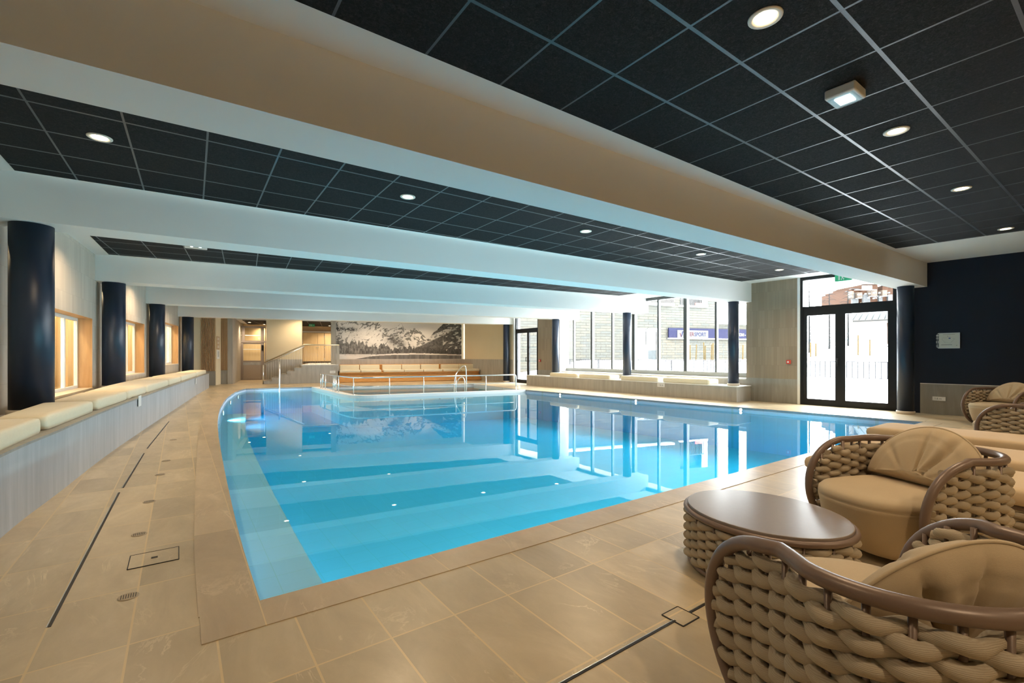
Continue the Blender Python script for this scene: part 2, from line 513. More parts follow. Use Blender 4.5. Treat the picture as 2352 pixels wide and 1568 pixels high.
# ================================================================== ROOM SHELL
CEIL, BB = 3.28, 2.76                 # ceiling and beam soffit heights
WATER = -0.09
WL = [(-1.75,-2.6),(-1.75,3.0),(-1.68,7.4),(-1.51,10.46),(-1.32,12.9),(-.75,17.0),(0.05,22.2),(0.30,23.75)]
def wl(y): return interp(WL, y)
def wr(y): return 13.45-.07*y         # right wall, front half
O5 = (1.3, 23.5); E5 = (.965,-.262); N5 = (.262,.965)   # far end of the hall: origin, along, away
def far(u, v, z=0): return (O5[0]+E5[0]*u+N5[0]*v, O5[1]+E5[1]*u+N5[1]*v, z)
def fu(px, v):
    q = hit(px, 800, far(0, v), N5)
    return (q[0]-O5[0])*E5[0]+(q[1]-O5[1])*E5[1]
def fz(px, py, v): return hit(px, py, far(0, v), N5)[2]
def fbox(mb, u0, u1, v0, v1, z0, z1):
    a = [far(u0,v0), far(u1,v0), far(u1,v1), far(u0,v1)]
    return mb.prism([q[:2] for q in a], z0, z1)

# --- floor with the pool opening
pool_left = smoothpts([(0.336,2.67),(0.343,3.73),(0.386,5.32),(0.445,7.05),(0.525,9.0),(0.64,11.05),(0.83,13.36),(1.18,16.3),(1.69,19.13),(2.10,20.45)], 4)
pool_far = [(4.60,20.0),(5.4,19.7),(9.1,18.5),(10.75,17.9)]
pool_right = [(10.40,14.2),(10.62,11.0),(10.93,7.6),(11.25,4.8),(11.47,2.57)]
POOL = pool_left+pool_far+pool_right
from mathutils.geometry import tessellate_polygon
from mathutils import Vector
outer = [(-3.6,-2.6),(13.75,-2.6),(13.75,18.2),(13.2,20.6),(11.0,31),(-3.6,31)]
tri = tessellate_polygon([[Vector((*q,0)) for q in outer], [Vector((*q,0)) for q in POOL]])
allp = outer+POOL
mb = MB(); mb.add([(*q,0) for q in allp], [t if True else t for t in tri])
for i, fc in enumerate(mb.f):
    a, b, c = [mb.v[k] for k in fc]
    if (b[0]-a[0])*(c[1]-a[1])-(b[1]-a[1])*(c[0]-a[0]) < 0: mb.f[i] = fc[::-1]
struct('floor', mb, M['floor'])

def offset_line(pts, d):
    """offset an open polyline to its left by d"""
    out = []
    for i, p in enumerate(pts):
        a = pts[max(i-1,0)]; b = pts[min(i+1,len(pts)-1)]
        l = hypot(b[0]-a[0], b[1]-a[1]); out.append((p[0]-(b[1]-a[1])/l*d, p[1]+(b[0]-a[0])/l*d))
    return out
def ribbon(line, d, z0, z1):
    o = offset_line(line, d); mb = MB()
    n = len(line)
    v = [(*p,z0) for p in line]+[(*p,z0) for p in o]+[(*p,z1) for p in line]+[(*p,z1) for p in o]
    f = []
    for i in range(n-1):
        f += [(2*n+i,2*n+i+1,3*n+i+1,3*n+i),(i,n+i,n+i+1,i+1),(i,i+1,2*n+i+1,2*n+i),(n+i+1,n+i,3*n+i,3*n+i+1)]
    f += [(0,2*n,3*n,n),(n-1,2*n-1,4*n-1,3*n-1)]
    mb.add(v, f); return mb
# flush stone coping around the water
struct('trim_1', ribbon([(.08,2.67)]+[(0.336,2.67)]+[(11.47,2.57)], -.26, -.05, .004), M['coping'])
struct('trim_2', ribbon(pool_left, .26, -.05, .0035), M['coping'])
struct('trim_3', ribbon([(10.78,17.9)]+pool_right, .28, -.05, .003), M['coping'])
struct('trim_4', ribbon(pool_left[-1:]+pool_far, .28, -.05, .003), M['coping'])

# --- pool basin and water
BOT = -1.02
mb = MB(); n_ = len(POOL)
mb.add([(*q,-.002) for q in POOL]+[(*q,BOT) for q in POOL], [((i+1)%n_, i, n_+i, n_+(i+1)%n_) for i in range(n_)])
t2 = tessellate_polygon([[Vector((*q,0)) for q in POOL]])
for fc in t2:
    a, b, c = [POOL[k] for k in fc]
    if (b[0]-a[0])*(c[1]-a[1])-(b[1]-a[1])*(c[0]-a[0]) < 0: fc = fc[::-1]
    mb.add([(*POOL[k],BOT) for k in fc], [(0,1,2)])
struct('pool_basin', mb, M['mosaic'])
inner = offset_line(pool_left, -.52)
k_ = 27
mb = MB()
for i in range(k_):
    a, b, c, d = pool_left[i], pool_left[i+1], inner[i+1], inner[i]
    mb.quad((*a,-.42),(*d,-.42),(*c,-.42),(*b,-.42))
    mb.quad((*d,-.42),(*d,BOT),(*c,BOT),(*c,-.42))
struct('pool_ledge', mb, M['mosaic'])
exp = []
for i, p in enumerate(POOL):
    a = POOL[i-1]; b = POOL[(i+1)%n_]; l = hypot(b[0]-a[0], b[1]-a[1])
    # orientation is clockwise seen from above: outward is to the left
    exp.append((p[0]-(b[1]-a[1])/l*.03, p[1]+(b[0]-a[0])/l*.03))
mb = MB()
mb.add([(*q,WATER) for q in exp]+[(*q,BOT-.03) for q in exp], [((i+1)%n_, i, n_+i, n_+(i+1)%n_) for i in range(n_)])
for fc in tessellate_polygon([[Vector((*q,0)) for q in exp]]):
    a, b, c = [exp[k] for k in fc]
    if (b[0]-a[0])*(c[1]-a[1])-(b[1]-a[1])*(c[0]-a[0]) < 0: fc = fc[::-1]
    mb.add([(*exp[k],WATER) for k in fc], [(0,1,2)]); mb.add([(*exp[k],BOT-.03) for k in fc], [(2,1,0)])
# weld so the water is one closed body
me = mb.mesh('pool_water')
import bmesh
bm = bmesh.new(); bm.from_mesh(me); bmesh.ops.remove_doubles(bm, verts=bm.verts, dist=1e-4); bmesh.ops.recalc_face_normals(bm, faces=bm.faces); bm.to_mesh(me); bm.free()
o = obj('pool_water', me, M['water']); o['kind'] = 'structure'
# curved weir wall between the swimming pool and the shallow pool
ledge = smoothpts([(4.38,20.05),(4.37,18.5),(4.35,16.7),(4.36,15.75),(4.50,14.92),(4.95,14.58),(5.6,14.47),(6.66,14.30),(8.23,13.98),(10.42,13.62)], 6)
struct('pool_weir', ribbon(ledge, .28, BOT, .0), M['white'])
mb = MB()
sh = offset_line(ledge, .28)
pl = sh+[(10.42,14.2),(10.75,17.9),(9.1,18.5),(5.4,19.7)]
mb.prism(pl, -.60, -.38); struct('shallow_pool_floor', mb, plain('bench_reflection_mosaic', (.55,.42,.30), .5))  # brown colour paints the timber bench's reflection into the floor

# --- ceiling
mb = MB(); mb.box(-3.6,14.2,-2.6,31,CEIL,CEIL+.2); struct('ceiling', mb, M['white'])
def strip(poly, ox, oy, rot=0, z=CEIL):
    mb = MB(); mb.prism(poly, z-.012, z+.02)
    struct('ceiling_panel', mb, tile_ceiling_mat('mineral_ceiling_tiles', ox, oy, rot))
strip([(-1.45,-2.2),(11.25,-2.2),(10.93,2.855),(-1.45,2.855)], 3.143, 1.07)
strip([(-1.47,3.85),(12.55,3.52),(12.36,6.55),(-1.45,7.25)], 2.016, 5.158, -.02)
strip([(-1.33,7.98),(12.2,7.3),(11.95,10.48),(-1.13,12.15)], -1.1, 10.8, -.10)
strip([(-.95,13.1),(12.0,11.4),(11.9,14.0),(-.55,16.9)], -.6, 15.2, -.17)
strip([(-.40,17.7),(12.1,14.8),(11.9,17.75),(.25,21.8)], .2, 20.0, -.22)
LOB = 2.98
mb = MB(); fbox(mb, fu(530,2.0), fu(772,1.6), 1.95, 6.4, LOB, LOB+.2); struct('ceiling_lobby', mb, M['white'])
strip([far(fu(556,2.2),2.2)[:2], far(fu(640,2.2),2.2)[:2], far(fu(640,6.2),6.2)[:2], far(fu(572,6.2),6.2)[:2]], 3, 26, -.26, LOB)
strip([far(fu(690,2.0),2.0)[:2], far(fu(766,2.0),2.0)[:2], far(fu(766,6.1),6.1)[:2], far(fu(690,6.1),6.1)[:2]], 5, 24, -.26, LOB)

# --- beams (the hall fans out slightly, so do they)
BEAMS = [(3.27,2.92),(7.35,6.60),(12.42,10.52),(17.05,14.02),(22.2,17.9)]
def beam_y(i, x):
    a, b = BEAMS[i]; return a+(b-a)*(x+1.7)/(13.0+1.7)
for i in range(5):
    x0 = -2.2; x1 = 13.6 if i == 0 else (13.45 if i < 4 else 13.2)
    mb = MB(); W = .5
    poly = [(x0,beam_y(i,x0)),(x1,beam_y(i,x1)),(x1,beam_y(i,x1)+W),(x0,beam_y(i,x0)+W)]
    mb.prism(poly, BB, CEIL+.01)
    o = struct('beam', mb, M['white'])

# --- left wall with three internal windows
mb = MB()
ys = [-2.6,0,3,5.2,7.4,8.7]
wins = []
def yl_of(px):
    """y on the left wall seen at pixel column px"""
    lo, hi = 6.0, 24.0
    for _ in range(50):
        m = (lo+hi)/2
        if px_of(wl(m), m) < px: lo = m
        else: hi = m
    return lo
W1 = (8.75, yl_of(212), .63, 1.98)
W2 = (13.65, yl_of(331.5), .78, 2.15)
W3 = (18.2, yl_of(409.5), .96, 2.39)
def lw_seg(mb, y0, y1, z0, z1):
    ks = [y0]+[q for q in (3,7.4,10.46,12.9,17,22.2) if y0 < q < y1]+[y1]
    mb.wallstrip([(wl(q),q) for q in ks][::-1], z0, z1, u0=-y1)
cur = -2.6
for (a, b, z0, z1) in (W1, W2, W3):
    lw_seg(mb, cur, a, 0, CEIL); lw_seg(mb, a, b, 0, z0); lw_seg(mb, a, b, z1, CEIL); cur = b
lw_seg(mb, cur, 23.75, 0, CEIL)
struct('wall_left', mb, M['ribL'])
for k, (a, b, z0, z1) in enumerate((W1, W2, W3)):
    A = np.array((wl(a),a)); B = np.array((wl(b),b)); d = (B-A)/np.linalg.norm(B-A); nx = np.array((-d[1],d[0]))   # points out of the hall
    L = np.linalg.norm(B-A); D = .26
    wroot = bpy.data.objects.new('window_%d' % (k+1), None); COL.objects.link(wroot); wroot['kind'] = 'structure'
    def pt(t, q, z): r = A+d*t+nx*q; return (r[0],r[1],z)
    m1 = MB()
    m1.quad(pt(0,0,z0),pt(0,D,z0),pt(0,D,z1),pt(0,0,z1)); m1.quad(pt(L,D,z0),pt(L,0,z0),pt(L,0,z1),pt(L,D,z1))
    m1.quad(pt(0,D,z1),pt(L,D,z1),pt(L,0,z1),pt(0,0,z1))
    obj('jamb', m1, M['jamb'], wroot)
    m1 = MB(); m1.prism([pt(0,-.02,0)[:2],pt(L,-.02,0)[:2],pt(L,D+.04,0)[:2],pt(0,D+.04,0)[:2]], z0-.03, z0+.004)
    obj('window_sill', m1, M['trim'], wroot)
    m1 = MB(); fw = .055
    def bar(t0, t1, za, zb): m1.prism([pt(t0,D-.05,0)[:2],pt(t1,D-.05,0)[:2],pt(t1,D,0)[:2],pt(t0,D,0)[:2]], za, zb)
    bar(0,fw,z0,z1); bar(L-fw,L,z0,z1); bar(fw,L-fw,z0,z0+fw); bar(fw,L-fw,z1-fw,z1)
    for q in (.25,.5,.75): bar(L*q-.03,L*q+.03,z0+fw,z1-fw)
    obj('window_frame', m1, M['paleframe'], wroot)
    m1 = MB(); m1.prism([pt(fw,D-.03,0)[:2],pt(L-fw,D-.03,0)[:2],pt(L-fw,D-.022,0)[:2],pt(fw,D-.022,0)[:2]], z0+fw, z1-fw)
    obj('pane', m1, M['glass'], wroot)
    # pale wood panelling of the passage behind, with upright battens
    m1 = MB(); m1.prism([pt(-.7,D+.9,0)[:2],pt(L+1.5,D+.9,0)[:2],pt(L+1.5,D+1.0,0)[:2],pt(-.7,D+1.0,0)[:2]], 0, 3.0)
    for q in range(12):
        t = -.6+q*(L+2)/11
        m1.prism([pt(t,D+.84,0)[:2],pt(t+.16,D+.84,0)[:2],pt(t+.16,D+.9,0)[:2],pt(t,D+.9,0)[:2]], 0, 3.0)
    struct('wall_passage', m1, M['palewood'])
    ld = bpy.data.lights.new('passage_lamp_light', 'AREA'); ld.energy = 95; ld.color = (1,.76,.44); ld.shape = 'RECTANGLE'; ld.size = L; ld.size_y = .12
    t = thing('passage_lamp', ['slim ceiling lamp behind the nearest left wall window','slim ceiling lamp behind the middle left wall window','slim ceiling lamp behind the farthest left wall window'][k], 'lamp', pt(L/2,D+.45,3.0), atan2(d[1],d[0]))
    m1 = MB(); m1.box(-L/2,L/2,-.07,.07,.0,.27); obj('housing', m1, M['plastic'], t)
    lo = bpy.data.objects.new('lamp_light', ld); COL.objects.link(lo); lo.parent = t; lo.location = (0,0,-.01)
# --- wall behind the camera and front right walls
mb = MB(); mb.wallstrip([(-1.9,-2.6),(13.75,-2.6)][::-1], 0, CEIL); struct('wall_back', mb, M['plaster'])
DY0, DY1 = hit(2058,800,(wr(3.44),3.44),(1,.07))[1], hit(1837.2,800,(wr(5.4),5.4),(1,.07))[1]
mb = MB(); mb.wallstrip([(wr(-2.6),-2.6),(wr(DY0),DY0)], 0, CEIL); mb.quad((wr(DY0),DY0,0),(wr(DY0)+.3,DY0,0),(wr(DY0)+.3,DY0,CEIL),(wr(DY0),DY0,CEIL))
struct('wall_right', mb, M['navy'])
yw = DY0-.42
mb = MB(); mb.extrude_profile([(0,0),(.035,0),(.035,.648),(0,.648)], (wr(-2.6),-2.6), (wr(yw),yw)); struct('baseboard_right', mb, M['slab_warm'])
mb = MB(); mb.extrude_profile([(0,.648),(.037,.648),(.037,.66),(0,.66)], (wr(-2.6),-2.6), (wr(yw),yw)); struct('trim_5', mb, M['plastic'])
BY0, BY1 = 6.74, 14.58
mb = MB(); mb.wallstrip([(wr(DY1+.06),DY1+.06),(wr(BY0),BY0)], .645, CEIL)
mb.quad((wr(BY0),BY0,.645),(13.5,BY0,.645),(13.5,BY0,CEIL),(wr(BY0),BY0,CEIL),[(0,.645),(.5,.645),(.5,CEIL),(0,CEIL)]); struct('wall_right_cladding', mb, M['ribR'])
mb = MB(); mb.wallstrip([(wr(DY1+.06),DY1+.06),(wr(BY0),BY0)], 0, .645)
mb.quad((wr(BY0),BY0,0),(13.5,BY0,0),(13.5,BY0,.645),(wr(BY0),BY0,.645)); struct('baseboard_right_stone', mb, M['slab_warm'])
mb = MB(); mb.quad((wr(DY1),DY1,0),(wr(DY1+.06),DY1+.06,0),(wr(DY1+.06),DY1+.06,CEIL),(wr(DY1),DY1,CEIL)); mb.quad((wr(DY1)+.3,DY1,0),(wr(DY1),DY1,0),(wr(DY1),DY1,CEIL),(wr(DY1)+.3,DY1,CEIL))
struct('trim_6', mb, M['white'])
# pier between the bay window and the far door
PY0, PY1 = BY1, onX(1235.5,800,12.95)[1]
FY1 = onX(1183,800,12.95)[1]
mb = MB(); mb.wallstrip([(12.95,PY0),(12.95,PY1)], .645, CEIL); struct('wall_right_pier', mb, M['ribR'])
mb = MB(); mb.wallstrip([(12.95,PY0),(12.95,PY1)], 0, .645); mb.quad((13.25,PY1,0),(12.95,PY1,0),(12.95,PY1,CEIL),(13.25,PY1,CEIL)) ; struct('baseboard_pier', mb, M['slab_warm'])
mb = MB(); mb.quad((13.45,PY0,0),(12.95,PY0,0),(12.95,PY0,CEIL),(13.45,PY0,CEIL)); struct('wall_bay_reveal', mb, M['white'])

# --- glazed double doors to the terrace
def glazed_door(name, a, b, split, s0, fw=.105, beam=.12, head=3.2, hand=None):
    """a = end nearest the camera, b = far end; leaf split measured from the far end"""
    root = bpy.data.objects.new(name, None); COL.objects.link(root); root['kind'] = 'structure'
    a = np.array(a); b = np.array(b); L = np.linalg.norm(b-a); d = (b-a)/L; nx = np.array((d[1],-d[0]))   # nx points outdoors
    def pr(m, t0, t1, q0, q1, z0, z1):
        m.prism([tuple(a+d*t0+nx*q0),tuple(a+d*t1+nx*q0),tuple(a+d*t1+nx*q1),tuple(a+d*t0+nx*q1)][::1], z0, z1)
    m = MB(); pr(m,0,.06,.02,.14,0,CEIL); pr(m,L-.06,L,.02,.14,0,CEIL); pr(m,.06,L-.06,.03,.14,2.40,2.40+beam); pr(m,.05,L-.05,.02,.14,head,CEIL); pr(m,.05,L-.05,.02,.14,0,.03)
    obj('frame', m, M['black'], root)
    m = MB(); pr(m,.05,L-.05,.07,.08,2.40+beam,head); obj('transom_pane', m, M['glass'], root)
    sp = L-split
    for (t0, t1) in ((.05,sp),(sp,L-.05)):
        m = MB(); w_ = fw
        pr(m,t0,t0+w_,.03,.10,.03,2.40); pr(m,t1-w_,t1,.03,.10,.03,2.40); pr(m,t0+w_,t1-w_,.03,.10,.03,.16); pr(m,t0+w_,t1-w_,.03,.10,2.39-w_,2.40)
        leaf = obj('leaf', m, M['black'], root)
        m = MB(); pr(m,t0+w_,t1-w_,.06,.07,.16,2.39-w_); obj('pane', m, M['glass'], leaf)
        m = MB()
        for zz in (.98,1.62): pr(m,t0+w_,t1-w_,.055,.0575,zz,zz+.055)
        obj('safety_band', m, M['frost'], leaf)
    m = MB(); m.tube([tuple(a+d*(sp+.05)+nx*(-.05))+(z,) for z in (1.0,1.05,1.1,1.2)], .014, 8)
    for zz in (1.02,1.18): m.tube([tuple(a+d*(sp+.05)+nx*(-.05))+(zz,), tuple(a+d*(sp+.05)+nx*.04)+(zz,)], .01, 8)
    obj('handle', m, M['black'], root)
    return root
yS = hit(1929,800,(wr(4.6),4.6),(1,.07))[1]
glazed_door('door_1', (wr(DY0),DY0), (wr(DY1),DY1), DY1-yS, 0)
glazed_door('door_2', (12.95,PY1), (12.95,FY1), (FY1-PY1)*.56, 0, fw=.07)

# --- bay window wall
WX = 13.40; SILL = .76
root = bpy.data.objects.new('window_4', None); COL.objects.link(root); root['kind'] = 'structure'
mul = [(1319,.055,.10),(1361,.09,.12),(1407.5,.06,.10),(1457.5,.12,.14),(1513.5,.065,.10),(1576.5,.12,.14),(1646,.06,.10)]
ym = [(onX(p,800,WX)[1], w_, dp) for p, w_, dp in mul]
edges = [BY1]+[q[0] for q in ym]+[BY0]
for y_, w_, dp in ym:
    m = MB(); m.box(WX-dp/2,WX+dp/2,y_-w_/2,y_+w_/2,SILL,CEIL-.04); obj('mullion', m, M['greyframe'], root)
m = MB(); m.box(WX-.06,WX+.06,BY0,BY1,CEIL-.10,CEIL-.002); obj('head', m, M['greyframe'], root)
m = MB(); m.box(WX-.075,WX+.06,BY0,BY1,.63,SILL); obj('sill_frame', m, plain('window_sill_aluminium', (.30,.30,.27), .45, .2), root)
m = MB(); m.box(13.05,WX+.06,BY0,BY1,.575,.625); obj('window_sill', m, M['white'], root)
for a, b in zip(edges[:-1], edges[1:]):
    m = MB(); m.box(WX-.005,WX+.005,b+.02,a-.02,SILL,CEIL-.1); obj('pane', m, M['glass'], root)
mb = MB(); mb.box(13.02,13.5,BY0,BY1,0,.574); struct('wall_bay', mb, M['slab_warm'])

# --- far end of the hall
vS = .25; vW = 1.6; LAND = .85; vB0 = 6.4
uA = fu(495,0); 
mb = MB(); fbox(mb, -2.2, fu(462,0), 0, .9, 0, CEIL); struct('wall_far_plaster', mb, M['plaster'])
def slats(name, u0, u1, v, z0, z1, n_sl, th=.9):
    mb = MB(); fbox(mb, u0, u1, v+.03, v+th, 0, CEIL); struct('wall_far_backing', mb, M['slatback']); mb = MB()
    for k in range(n_sl):
        s = (u1-u0)/n_sl; fbox(mb, u0+k*s+.18*s, u0+k*s+.82*s, v-.03, v+.03, z0, z1)
    struct(name, mb, M['slat'])
    mb = MB(); fbox(mb, u0, u1, v-.004, v+.028, 0, z0); struct('baseboard_far', mb, M['slab_warm'])
slats('wall_far_slats', fu(462,0), uA, 0, fz(480,852,0), CEIL, 11)
mb = MB(); fbox(mb, uA-.1, uA+.02, .002, 1.0, 0, CEIL); struct('wall_far_return', mb, M['plaster'])
v2 = .88
slats('wall_far_slats', uA+.02, fu(523,v2), v2, fz(515,850,v2), CEIL, 7, .5)
mb = MB(); fbox(mb, fu(523,v2), fu(534.5,v2), v2-.03, v2+.4, 0, CEIL); struct('trim_7', mb, M['slab_beige'])
vD = 4.4
mb = MB(); mb.prism([far(fu(532,v2),v2+.38)[:2],far(fu(534.6,v2),v2+.38)[:2],far(fu(543.5,vD),vB0)[:2],far(fu(543.5,vD)-.3,vB0)[:2]], 0, CEIL); struct('wall_corridor', mb, M['slab_beige'])
uP0, uP1 = fu(611.5,vW), fu(693.5,vW)
mb = MB(); fbox(mb, uP0, uP1, vW, vW+.3, 1.09, CEIL); struct('wall_far', mb, M['plaster'])
mb = MB(); fbox(mb, uP0, uP1, vW-.02, vW+.3, 0, 1.09); struct('baseboard_stair', mb, M['slab_beige'])
mb = MB(); fbox(mb, fu(760.5,vW), fu(772,vW), vW-.3, vW+.3, LAND, CEIL); struct('wall_far_pier', mb, M['slab_warm'])
uM1 = fu(1067,vW)
mb = MB(); fbox(mb, fu(772,vW)-.05, uM1+.8, vW+.012, vW+.3, 0, CEIL); struct('wall_far_mural', mb, M['plaster'])
mb = MB(); fbox(mb, fu(760,vW), uM1+.3, vW-.02, vW+.012, 0, 1.09); struct('baseboard_mural', mb, M['slab_beige'])
sw = [far(uM1,vW-.02)[:2], (12.97,FY1+.62)]
mb = MB(); mb.wallstrip(sw[::-1], 1.09, CEIL); mb.wallstrip([(12.95,FY1+.02),(12.97,FY1+.62)], 1.09, CEIL); struct('wall_far_side', mb, M['plaster'])
mb = MB(); mb.wallstrip(sw[::-1], 0, 1.09); mb.wallstrip([(12.95,FY1+.02),(12.97,FY1+.62)], 0, 1.09); struct('baseboard_far_side', mb, M['slab_beige'])
mb = MB(); mb.box(12.90,13.25,FY1,FY1+.09,0,CEIL); struct('trim_8', mb, M['white'])
# room behind the far wall: pale wood walls, doors at the head of the stairs
vB = 6.2
mb = MB(); fbox(mb, -1.5, fu(772,vB)+1, vB, vB+.1, 0, CEIL); struct('wall_lobby', mb, plain('lobby_plaster', (.50,.36,.22), .7))
mb = MB(); fbox(mb, fu(560,5.6), fu(625,5.6), 5.5, 5.6, .95, 3.05); struct('wall_lobby_panel', mb, M['palewood'])
mb = MB(); fbox(mb, fu(545,5.6), fu(625,5.6), 5.5, 5.62, 0, .95); struct('baseboard_lobby', mb, M['slab'])
mb = MB(); fbox(mb, fu(772,vW), fu(772,vW)+.1, vW+.3, vB, 0, CEIL); struct('wall_lobby_side', mb, M['slab_warm'])


# ================================================================== COLUMNS
def column(name, label, px, i, r, zb, beige_ring, group):
    # stands under beam i where the photograph shows it
    d = ray(px, 700); t = 7.0
    for _ in range(40):
        x = d[0]*t; t = (beam_y(i, x)+.25)/d[1]
    x, y = d[0]*t, d[1]*t
    root = thing(name, label, 'column', (x, y, zb), 0, group); root['kind'] = 'thing'
    m = MB(); m.lathe([(r,.05),(r,BB-zb-.002)], seg=48); obj('shaft', m, M['navy_col'], root)
    m = MB(); m.lathe([(r+.012,.0),(r+.018,.004),(r+.018,.062),(r+.010,.066)], seg=48); obj('collar', m, M['trim'], root)
    return x, y
BENCH_Z, RB_Z = .58, .43
for k, (px, i) in enumerate([(73,1),(261.7,2),(361,3),(431.5,4)]):
    column('column', ['nearest navy round column of the left row, on the grey bench','second nearest navy round column of the left row','third navy round column of the left row','farthest navy round column of the left row, by the slatted wood wall'][k], px, i, .19, BENCH_Z, 1, 'navy columns along the left bench')
for k, (px, i, zb, r) in enumerate([(2080,0,0,.145),(1684.5,1,RB_Z,.14),(1440,2,RB_Z,.145),(1276,3,RB_Z,.145),(1163,4,0,.15)]):
    column('column', ['navy round column between the large terrace door and navy wall','navy round column on the near end of the window bench','navy round column in the middle of the window bench','navy round column on the far end of the window bench','navy round column beside the far terrace door'][k], px, i, r, zb, 1, 'navy columns along the window side')

# ================================================================== STONE BENCHES AND THEIR CUSHIONS
BF = smoothpts([(-1.08,-2.55),(-1.06,1.5),(-1.0,4.5),(-.89,5.9),(-.72,7.9),(-.38,10.9),(.06,14.6),(.42,17.6),(.97,21.85)], 5)
def bf(y): return interp(BF, y)
back = [(wl(p[1])+.02, p[1]) for p in BF]
mb = MB(); mb.prism(back[::-1]+BF, 0, BENCH_Z-.02); t = thing('stone_bench', 'long curved grey stone bench along the left wall', 'bench')
nb = len(BF)
obj('bench_base', mb, M['slab'], t)
mb = MB(); fr_ = offset_line(BF, -.012); mb.prism([(p[0]-.0,p[1]) for p in back][::-1]+fr_, BENCH_Z-.02, BENCH_Z); obj('bench_top', mb, M['slab_warm'], t)
def bench_y(px):
    lo, hi = 2.0, 21.85
    for _ in range(50):
        m = (lo+hi)/2
        # bench front top edge
        if px_of(bf(m)-.05, m) < px: lo = m
        else: hi = m
    return lo
def cushion_mesh(p0, p1, q1, q0, z0, z1):
    """soft slab on a plan quadrilateral"""
    m = MB(); N = 16
    A, B, C, D = [np.array(q, float) for q in (p0, p1, q1, q0)]
    def fn(u, v, top):
        p = (A*(1-u)+B*u)*(1-v)+(D*(1-u)+C*u)*v
        eu = min(u, 1-u)*2; ev = min(v, 1-v)*2
        puff = .018*(1-(1-eu)**3)*(1-(1-ev)**3)
        return p, puff
    poly = []
    for a, b in ((A,B),(B,C),(C,D),(D,A)):
        for k in range(6): poly.append(a+(b-a)*k/6)
    # rounded corners
    cen = (A+B+C+D)/4
    r = .07
    def rounded(inset):
        pts = []
        corners = [A,B,C,D]
        for i in range(4):
            c = corners[i]; p = corners[i-1]; q = corners[(i+1)%4]
            u1 = (p-c)/np.linalg.norm(p-c); u2 = (q-c)/np.linalg.norm(q-c)
            bis = u1+u2; bis = bis/np.linalg.norm(bis)
            for k in range(6):
                t_ = k/5
                # quadratic corner
                s0 = c+u1*r; s1 = c+u2*r
                pt = s0*(1-t_)**2+c*2*t_*(1-t_)+s1*t_**2
                pts.append(pt+(cen-pt)/np.linalg.norm(cen-pt)*inset)
        return pts
    prof = [(.030,z0),(.006,z0+.012),(0,z0+.04),(0,z1-.045),(.010,z1-.018),(.030,z1-.004),(.09,z1+.006),(.22,z1+.010)]
    rings = [[(*p,z) for p in rounded(i)] for i, z in prof]
    n = len(rings[0])
    v = [q for rg in rings for q in rg]
    f = [(i*n+k, i*n+(k+1)%n, (i+1)*n+(k+1)%n, (i+1)*n+k) for i in range(len(rings)-1) for k in range(n)]
    m.add(v, f, True)
    m.f.append(tuple((len(rings)-1)*n+k for k in range(n))); m.sm.append(True)
    m.f.append(tuple(n-1-k for k in range(n))); m.sm.append(False)
    return m
edgesL = [(-120,106),(113,222),(229,297),(299,340),(342,390),(392,418),(420,452),(454,475)]
labL = ['cream bench cushion at the left picture edge, nearest on the curved bench','long cream bench cushion in front of the nearest left column','cream bench cushion before the nearest left window, near half of its pair','cream bench cushion before the second left column, far half of its pair','cream bench cushion just past the second left column, near half of its pair','cream bench cushion before the third left column, far half of its pair','cream bench cushion past the third left column, near half of the farthest pair','small looking cream cushion at the far end of the curved bench']
for (pa, pb), lb in zip(edgesL, labL):
    y0 = bench_y(pa) if pa > 0 else 3.0; y1 = bench_y(pb)
    m = cushion_mesh((bf(y0)-.07,y0+.02),(bf(y1)-.07,y1-.02),(wl(y1)+.40,y1+.05),(wl(y0)+.40,y0+.09), BENCH_Z, BENCH_Z+.13)
    tag(obj('bench_cushion', m, M['cream']), lb, 'cushion', 'cream cushions on the curved left bench')

RBX = 12.24
t = thing('stone_bench', 'straight grey stone bench under the tall window wall', 'bench')
mb = MB(); mb.box(RBX,13.01,6.62,PY1-.1,0,RB_Z-.02); obj('bench_base', mb, M['slab_beige'], t)
mb = MB(); mb.box(RBX-.006,13.01,6.60,PY1-.1,RB_Z-.02,RB_Z); obj('bench_top', mb, M['white'], t)
edgesR = [(1262,1325),(1328.5,1400),(1424,1511),(1521,1628)]
labR = ['cream cushion at the far end of the window bench','cream cushion second from the far end of the window bench','cream cushion on the window bench right of the middle column','longest looking cream cushion, nearest on the window bench']
for (pa, pb), lb in zip(edgesR, labR):
    y1 = onX(pa,870,RBX+.06)[1]; y0 = onX(pb,870,RBX+.06)[1]
    m = cushion_mesh((RBX+.06,y0),(RBX+.60,y0),(RBX+.60,y1),(RBX+.06,y1), RB_Z, RB_Z+.145)
    tag(obj('bench_cushion', m, M['cream']), lb, 'cushion', 'cream cushions on the window bench')

